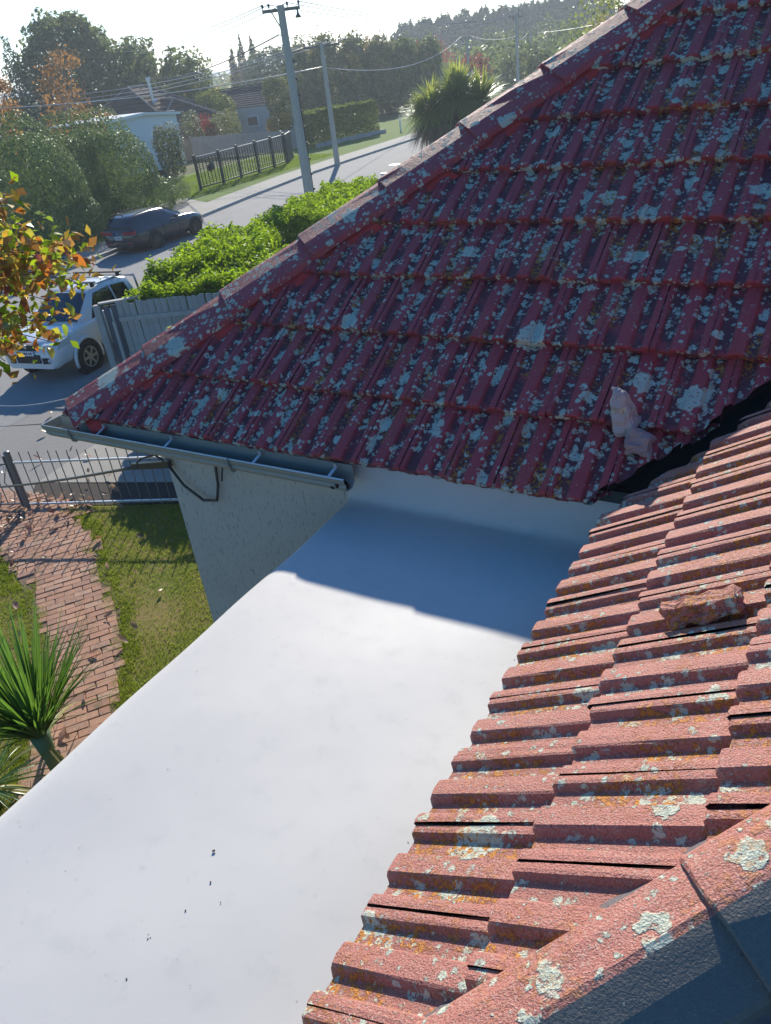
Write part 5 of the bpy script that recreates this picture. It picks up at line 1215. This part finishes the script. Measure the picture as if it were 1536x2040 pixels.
pk_body = [(0, .80, .62, 1.06), (.08, .87, .56, 1.13), (.8, .90, .46, 1.14), (1.6, .905, .42, 1.13), (2.6, .91, .40, 1.12), (3.5, .91, .40, 1.12), (3.9, .905, .42, 1.12), (4.4, .89, .42, 1.08), (4.72, .86, .42, 1.00), (4.88, .82, .38, .92), (4.97, .72, .40, .74)]
pk_green = [(1.55, .80, 1.13, .78, 1.20), (1.66, .82, 1.13, .64, 1.66), (2.0, .83, 1.13, .64, 1.74), (2.6, .83, 1.13, .63, 1.76), (3.05, .83, 1.13, .62, 1.72), (3.16, .83, 1.13, .64, 1.66), (3.92, .80, 1.12, .74, 1.14)]
hd_ = R_(180 + 9.5)
fdv = Vector((math.sin(-hd_) , math.cos(hd_), 0))
pk = car('pickup_truck', 'silver white double cab pickup with roof bars parked by the paling fence', (0, 0, 0), hd_, pk_body, pk_green,
    [('side', [(1.80, .20), (2.36, .18), (2.36, .88), (1.86, .86)]), ('side', [(2.44, .18), (3.46, .16), (3.02, .90), (2.44, .90)]),
     ('windscreen', (3.88, 1.17, .70, 3.17, 1.64, .58, .012)), ('rear_window', (1.56, 1.24, .66, 1.655, 1.60, .58, -.012))], (1.02, 4.02), .37, 'white', 'alloy', 6)
# place so that the front left wheel touches the ground where the photo shows it
fw = Matrix.Rotation(hd_, 3, 'Z') @ Vector((-.86, 4.02, 0)); pk.location = Vector((-15.75, 11.60, 0)) - fw
m = MB(); m.box((0, .82, 1.16), (1.50, 1.32, .03)); m.build('tonneau', M['trim'], pk)
m = MB(); m.box((0, 4.95, .64), (.70, .10, .20)); m.box((0, 4.90, .90), (.62, .12, .13)); m.build('grille', M['trim'], pk)
for s in (-1, 1):
    m = MB(); m.box((s * .56, 4.90, .60), (.30, .17, .13), Matrix.Rotation(-s * .30, 3, 'Z')); m.build('fog_lamp_recess', M['trim'], pk)
    m = MB(); m.lathe([(.045, 0), (.045, .02), (.02, .03)], (s * .60, 4.965, .60), 10, 'y'); m.build('fog_lamp', M['headlight'], pk)
    m = MB(); m.hexa([(s * .46, 4.95, .80), (s * .82, 4.84, .82), (s * .905, 4.46, .88), (s * .5, 4.6, .88), (s * .44, 4.93, .94), (s * .815, 4.80, .97), (s * .90, 4.42, 1.03), (s * .5, 4.6, 1.02)]); m.build('headlight', M['headlight'], pk)
    m = MB(); m.box((s * 1.0, 3.30, 1.17), (.20, .13, .20)); o = m.build('mirror', M['white'], pk); bevel_mesh(o.data, .03)
    m = MB(); m.box((s * .905, 2.48, .94), (.03, .16, .04)); m.box((s * .905, 1.72, .94), (.03, .16, .04)); m.build('door_handle', M['alloy'], pk)
    m = MB(); m.box((s * .93, 2.5, .44), (.12, 1.9, .05)); o = m.build('side_step', M['alloy'], pk); bevel_mesh(o.data, .015)
    m = MB(); m.tube([(s * .58, 1.75, 1.74), (s * .58, 2.95, 1.77)], .018, 6); m.build('roof_rail', M['alloy'], pk)
    m = MB(); m.box((s * .918, 4.36, .84), (.012, .05, .03)); m.build('indicator', plain('amber_lamp', (.5, .18, .02), .2, bump=0), pk)
    m = MB()
    for yy in (4.02, 1.02):
        pts = [(s * (.905), yy + math.cos(a) * .465, .37 + math.sin(a) * .465) for a in [R_(q) for q in range(-15, 200, 15)]]; m.tube(pts, .045, 6)
    m.build('wheel_flare', M['white'], pk, smooth=True)
for y in (1.95, 2.95):
    m = MB(); m.beam((-.74, y, 1.85), (.74, y, 1.85), .08, .035); m.build('roof_bar', M['trim'], pk)
    m = MB()
    for s in (-1, 1): m.box((s * .64, y, 1.80), (.05, .09, .12))
    m.build('bar_foot', M['trim'], pk)
m = MB(); m.tube([(-.72, 1.38, 1.12), (-.66, 1.38, 1.62), (.66, 1.38, 1.62), (.72, 1.38, 1.12)], .035, 8); m.build('sports_bar', M['alloy'], pk, smooth=True)
m = MB(); m.box((0, 5.0, .78), (.42, .02, .11)); m.build('number_plate', M['plate'], pk)
m = MB()
for k in range(6): m.box((-.15 + k * .058 + (.014 if k > 1 else 0), 5.012, .78), (.034, .006, .06))
m.build('plate_marks', M['navy'], pk)
m = MB(); m.lathe([(.05, 4.95), (.05, 4.985), (.02, 4.99)], (0, 0, .93), 14, 'y'); m.build('badge', M['alloy'], pk)

# ------------------------------------------------------------------ autumn tree, spiky plants, fallen leaves
def leaf_mesh(name, L, w, mat, curl, seed):
    r = random.Random(seed); V = []; F = []; n = 6
    for i in range(n + 1):
        f = i / n; ww = w * (math.sin(math.pi * min(1, f * .92 + .06)) ** .75) * .5 if i < n else .001
        z = -curl * L * f * f + .04 * L * math.sin(f * 5)
        V += [(-ww, f * L, z + ww * .45), (0, f * L, z), (ww, f * L, z + ww * .45)]
    for i in range(n):
        for j in range(2): F.append((i * 3 + j, i * 3 + j + 1, (i + 1) * 3 + j + 1, (i + 1) * 3 + j))
    return mesh_from(name, V, F, mat, {'rnd': [r.random()] * len(V)}, smooth=True)
def leafmat(name, a, b, tc):
    t = NT(name); t.t.nodes.remove(t.b); p = t.objc()
    c = t.mix(t.step(t.noise(p, 22, 3), .38, .62), a, b); c = t.mix(t.math('MULTIPLY', t.orand(), .5), c, tuple(x * .6 for x in b))
    d = t.n('ShaderNodeBsdfDiffuse'); t.put(d.inputs[0], c); tr = t.n('ShaderNodeBsdfTranslucent'); t.put(tr.inputs[0], t.mix(.6, c, tc)); g = t.n('ShaderNodeBsdfGlossy'); g.inputs['Roughness'].default_value = .35
    m1 = t.n('ShaderNodeMixShader'); m1.inputs[0].default_value = .5; t.t.links.new(d.outputs[0], m1.inputs[1]); t.t.links.new(tr.outputs[0], m1.inputs[2])
    m2 = t.n('ShaderNodeMixShader'); m2.inputs[0].default_value = .06; t.t.links.new(m1.outputs[0], m2.inputs[1]); t.t.links.new(g.outputs[0], m2.inputs[2]); t.t.links.new(m2.outputs[0], t.out.inputs[0])
    return t.m
LM = [leafmat('orange_leaf', (.42, .14, .02), (.30, .07, .02), (.75, .26, .03)), leafmat('yellow_leaf', (.45, .27, .03), (.40, .17, .03), (.85, .55, .05)), leafmat('green_leaf', (.16, .24, .03), (.10, .16, .03), (.45, .58, .05)), leafmat('lime_leaf', (.30, .34, .04), (.36, .22, .03), (.75, .75, .08)), leafmat('russet_leaf', (.22, .07, .03), (.14, .045, .025), (.45, .12, .04))]
LMESH = [[leaf_mesh('leaf', .150, .085, mt, c_, i * 3 + j) for j, c_ in enumerate((.15, .35, .6))] for i, mt in enumerate(LM)]
au = empty('autumn_garden_tree', (-10.9, 3.3, 0), 0, 'small garden tree with big orange yellow and green leaves at the left edge', 'tree'); au.location = (0, 0, 0)
tips = [(-7.09, 4.87, 4.88), (-7.36, 5.24, 4.71), (-6.58, 4.84, 4.66), (-6.84, 5.23, 4.52), (-7.13, 5.54, 4.26), (-6.58, 4.83, 4.36), (-6.88, 5.19, 4.18), (-7.36, 5.22, 4.37), (-6.73, 4.6, 4.63), (-7.06, 4.96, 4.04), (-7.47, 5.06, 4.1), (-6.83, 4.46, 4.39), (-7.07, 4.95, 3.83), (-7.5, 5.0, 3.74), (-6.87, 4.39, 4.02), (-7.14, 4.87, 3.64), (-7.61, 4.82, 3.57), (-6.97, 4.21, 3.68), (-7.13, 4.9, 5.04), (-7.42, 5.1, 4.27), (-6.51, 4.89, 4.49)]
tr0 = Vector((-11.2, 3.0, 0)); m = MB(); m.tube([tr0, tr0 + Vector((.05, 0, 1.2)), tr0 + Vector((.25, .1, 2.6)), tr0 + Vector((.5, .2, 3.9))], [.12, .10, .085, .05], 8); m.build('trunk', M['bark'], au, smooth=True)
roots = [Vector((-7.85, 4.25, 4.5)), Vector((-7.9, 4.15, 4.0)), Vector((-7.95, 4.05, 3.7))]
m = MB()
for k, q in enumerate(roots): m.tube([tr0 + Vector((.2 + .1 * k, .1, 2.3 + .5 * k)), (tr0 + q) / 2 + Vector((.2, .1, 1.35 + .2 * k)), q], [.05, .035, .02], 6)
rl_ = random.Random(21); twigs = []
for tp in tips:
    q = min(roots, key=lambda c: (Vector(tp) - c).length); mid = q.lerp(Vector(tp), .5) + Vector((rl_.uniform(-.08, .08), rl_.uniform(-.08, .08), rl_.uniform(-.02, .10))); m.tube([q, mid, tp], [.012, .008, .004], 5); twigs.append((q, mid, Vector(tp)))
m.build('branches', M['bark'], au)
for q, mid, tp in twigs:
    for k in range(14):
        f = rl_.uniform(.3, 1.08); p = (q.lerp(mid, f * 2) if f < .5 else mid.lerp(tp, (f - .5) * 2)) + Vector((rl_.gauss(0, .085), rl_.gauss(0, .085), rl_.gauss(0, .07)))
        me = rl_.choice(LMESH[rl_.choices(range(5), (5, 4, 4.2, 3, 1.6))[0]])
        s = rl_.uniform(.6, 1.05); az = rl_.uniform(0, 6.28)
        obj('leaf', me, au, Matrix.Translation(p) @ Matrix.Rotation(az, 4, 'Z') @ Matrix.Rotation(-rl_.uniform(-.2, 1.2), 4, 'X') @ Matrix.Rotation(rl_.uniform(-.7, .7), 4, 'Y') @ Matrix.Scale(s, 4))

PL = []
for q, mid, tp in twigs:
    for k in range(60):
        f = rl_.uniform(.15, 1.1); p = (q.lerp(mid, f * 2) if f < .5 else mid.lerp(tp, (f - .5) * 2)) + Vector((rl_.gauss(0, .10), rl_.gauss(0, .10), rl_.gauss(0, .085))); PL.append(p)
PL = np.array(PL); gg = np.random.default_rng(77); gr_ = gg.random(len(PL))
for nm, mt, sel in (('small_orange_leaves', 'autumn', gr_ < .34), ('small_yellow_leaves', 'yellow', (gr_ >= .34) & (gr_ < .62)), ('small_green_leaves', 'hedge_lime', gr_ >= .62)):
    Q = PL[sel]; V = leaf_arrays(Q, np.tile([0., -.3, 1.], (len(Q), 1)), .115, .6, .9)
    tag(obj(nm, fast_mesh(nm, V.reshape(-1, 3), F4=np.arange(len(Q) * 4).reshape(-1, 4), mat=FM[mt], rnd=np.repeat(gg.random(len(Q)), 4)), au), kind='stuff')

def blade_mesh(L, w, bend, mat, seed):
    V = []; F = []; n = 7; r = random.Random(seed)
    for i in range(n + 1):
        f = i / n; ww = w * .5 * (.55 + .45 * min(1, f * 4)) * (1 - max(0, (f - .45) / .55) ** 1.4); ww = max(ww, .0012)
        z = -bend * L * f ** 2.3; V += [(-ww, f * L, z + ww * .35), (0, f * L, z), (ww, f * L, z + ww * .35)]
    for i in range(n):
        for j in range(2): F.append((i * 3 + j, i * 3 + j + 1, (i + 1) * 3 + j + 1, (i + 1) * 3 + j))
    return mesh_from('leaf_blade', V, F, mat, {'rnd': [r.random()] * len(V)}, smooth=True)
M['sword'] = leafmat('sword_leaf', (.055, .13, .030), (.085, .17, .035), (.22, .42, .04)); M['swordold'] = leafmat('old_sword_leaf', (.30, .32, .10), (.40, .36, .12), (.6, .55, .12))
BL = [blade_mesh(L, w, b, M['sword'], i) for i, (L, w, b) in enumerate([(.95, .027, .05), (.85, .025, .12), (.75, .027, .22), (1.0, .024, .02), (.8, .023, .3)])]
BO = [blade_mesh(.8, .05, .4, M['swordold'], 9), blade_mesh(.7, .045, .7, M['swordold'], 10)]
def spiky(loc, n, emin, emax, label, trunk, seed, scale=1.0, old=8):
    t = empty('spiky_plant', loc, 0, label, 'plant', 'young cabbage trees at the white roof edge'); r = random.Random(seed)
    m = MB(); m.tube([(0, 0, 0), (0, 0, trunk * .5), (.0, 0, trunk)], [.05, .065, .10], 10); m.build('stem', plain('green_stem', (.09, .14, .06), .6, .3, 10), t, smooth=True)
    for k in range(n):
        f = math.sqrt((k + .5) / n); el = emax + (emin - emax) * f + r.gauss(0, .06); az = k * 2.39996 + r.gauss(0, .2)
        me = BL[3] if el > 1.2 and r.random() < .6 else r.choice(BL)
        b = Vector((math.cos(az) * .05, math.sin(az) * .05, trunk - .02 + .06 * (1 - f)))
        obj('leaf_blade', me, t, Matrix.Translation(b) @ Matrix.Rotation(az - math.pi / 2, 4, 'Z') @ Matrix.Rotation(el, 4, 'X') @ Matrix.Rotation(r.uniform(-.25, .25), 4, 'Y') @ Matrix.Scale(scale * r.uniform(.8, 1.08), 4))
    for k in range(old):
        az = r.uniform(0, 6.28); obj('leaf_blade', r.choice(BO), t, Matrix.Translation((0, 0, trunk * .8)) @ Matrix.Rotation(az, 4, 'Z') @ Matrix.Rotation(r.uniform(-.5, .1), 4, 'X') @ Matrix.Scale(scale * .9, 4))
spiky((-6.02, 2.58, 0), 270, .85, 1.53, 'larger upright spiky plant with a thick stem by the brick path', .62, 3, 1.25, 6)
spiky((-6.3, 2.05, 0), 50, -.1, 1.1, 'smaller sprawling spiky plant half hidden under the white roof edge', .30, 5, .85, 10)

# fallen leaves, each its own object
FLM = [leafmat('fallen_tan', (.42, .29, .19), (.30, .18, .11), (.5, .35, .2)), leafmat('fallen_pink', (.50, .32, .24), (.36, .18, .13), (.5, .3, .2)), leafmat('fallen_brown', (.20, .11, .07), (.14, .08, .05), (.3, .15, .08))]
FLMESH = [leaf_mesh('fallen_leaf', .12, .075, mt, c_, i) for i, (mt, c_) in enumerate([(FLM[0], -.5), (FLM[0], -.9), (FLM[1], -.6), (FLM[1], -1.0), (FLM[2], -.7)])]
spots = []
for k in range(46): spots.append((rl_.gauss(-11.3, .55), rl_.gauss(6.0, .35)))
for k in range(20): spots.append((rl_.gauss(-10.6, .6), rl_.gauss(6.7, .3)))
spots += [(-9.2, 6.0), (-9.6, 5.3), (-8.55, 6.25), (-8.4, 5.4), (-7.9, 5.5), (-7.3, 5.35), (-8.8, 5.6), (-7.6, 4.6), (-7.2, 4.0), (-6.7, 3.5), (-6.3, 2.95), (-6.35, 2.85), (-9.9, 4.9), (-10.3, 4.8), (-8.9, 4.25), (-9.3, 4.2), (-8.3, 3.8), (-7.0, 4.6), (-6.9, 4.35), (-10.2, 5.2), (-12.6, 7.6), (-12.3, 8.0), (-13.6, 8.5), (-14.4, 9.3), (-11.7, 8.0), (-11.2, 7.5), (-12.9, 9.6)]
for x, y in spots:
    o = obj('fallen_leaf', rl_.choice(FLMESH)); o.matrix_basis = Matrix.Translation((x, y, .055)) @ Matrix.Rotation(rl_.uniform(0, 6.28), 4, 'Z') @ Matrix.Rotation(rl_.uniform(-.3, .3), 4, 'X') @ Matrix.Rotation(rl_.uniform(-.4, .4), 4, 'Y') @ Matrix.Scale(rl_.uniform(.7, 1.25), 4)
    tag(o, 'curled tan fallen leaf lying on the ground near the iron gate and path', 'leaf', 'fallen leaves in the front garden')

# ------------------------------------------------------------------ loose pieces of cap mortar on the tiles
def chunk(name, pts, label, mat, seed, parent=None):
    """a rough lump: subdivided box between given corner points, roughened"""
    r = random.Random(seed); m = MB(); m.hexa(pts); me = mesh_from(name, m.v, m.f, mat); bm_ = bmesh.new(); bm_.from_mesh(me); bmesh.ops.recalc_face_normals(bm_, faces=bm_.faces)
    bmesh.ops.subdivide_edges(bm_, edges=bm_.edges[:], cuts=5, use_grid_fill=True)
    bmesh.ops.smooth_vert(bm_, verts=bm_.verts, factor=.5, use_axis_x=True, use_axis_y=True, use_axis_z=True)
    bm_.normal_update()
    for v in bm_.verts: v.co += v.normal * (.006 * math.sin(v.co.x * 60 + seed) * math.sin(v.co.y * 47) + .008 * math.sin(v.co.z * 90 + v.co.x * 40) + r.uniform(-.006, .006))
    a = bm_.verts.layers.float.new('trough')
    for v in bm_.verts: v[a] = .35
    bm_.to_mesh(me); bm_.free(); return obj(name, me, parent)
M['lumpgrey'] = tile_mat('lichened_mortar', (.50, .46, .45), (.40, .36, .36), 1.3, .2, .2, .6, 1.2)
M['lumppink'] = plain('pink_mortar', (.34, .25, .235), .9, .25, 20, .7, 70)
def on_plane(o, u, v, pts): 
    Mx = frame(o, u, v); return [Mx @ Vector(p) for p in pts]
la = empty('mortar_lump', (0, 0, 0), 0, 'pale broken mortar lump with an upright shard on the shaded slope by the valley', 'mortar lump')
q = on_plane((-.94, 3.72, 3.835), uA, vA, [(.02, -.02, .03), (.16, -.03, .03), (.16, .10, .03), (.02, .12, .03), (.03, 0, .10), (.14, 0, .09), (.13, .09, .10), (.04, .10, .11)])
chunk('base_lump', q, '', M['lumppink'], 3, la)
q = on_plane((-1.00, 3.86, 3.93), uA, vA, [(0, -.10, .03), (.12, -.10, .03), (.12, .04, .03), (0, .04, .03), (-.03, .02, .22), (.06, .01, .21), (.05, .07, .24), (-.02, .08, .25)])
chunk('shard', q, '', M['lumpgrey'], 4, la)
q = on_plane((-.34, 2.23, 4.0), uB, vB, [(0, 0, .045), (.12, .01, .045), (.12, .27, .05), (0, .26, .05), (.02, .0, .105), (.09, .02, .11), (.10, .27, .10), (.02, .25, .095)])
lb = chunk('broken_cap_piece', q, '', M['tile_b'], 6); tag(lb, 'loose broken piece of red cap tile lying on the sunlit slope', 'broken tile')

# specks of debris on the white roof
m = MB(); rr_ = random.Random(12)
SPK = [(-1.699, 1.106, .012), (-1.625, 1.004, .009), (-1.633, .882, .009), (-1.680, .748, .009), (-1.675, .755, .006), (-1.69, .76, .005), (-1.646, .619, .010), (-1.002, 2.045, .012), (-1.54, .96, .006)]
for k in range(46): SPK.append((rr_.uniform(-2.5, -1.0), rr_.uniform(.1, 2.9), rr_.uniform(.002, .0045)))
for k in range(40): SPK.append((rr_.gauss(-.98, .05), rr_.uniform(.6, 3.0), rr_.uniform(.002, .007)))
for x, y, s_ in SPK: m.box((x, y, DZ + .004), (s_ * .45, s_ * .45 * rr_.uniform(1, 2.2), s_ * .4), Matrix.Rotation(rr_.uniform(0, 3), 3, 'Z'))
o = m.build('roof_specks', plain('dark_speck', (.06, .055, .05), .9, .3)); tag(o, kind='stuff')
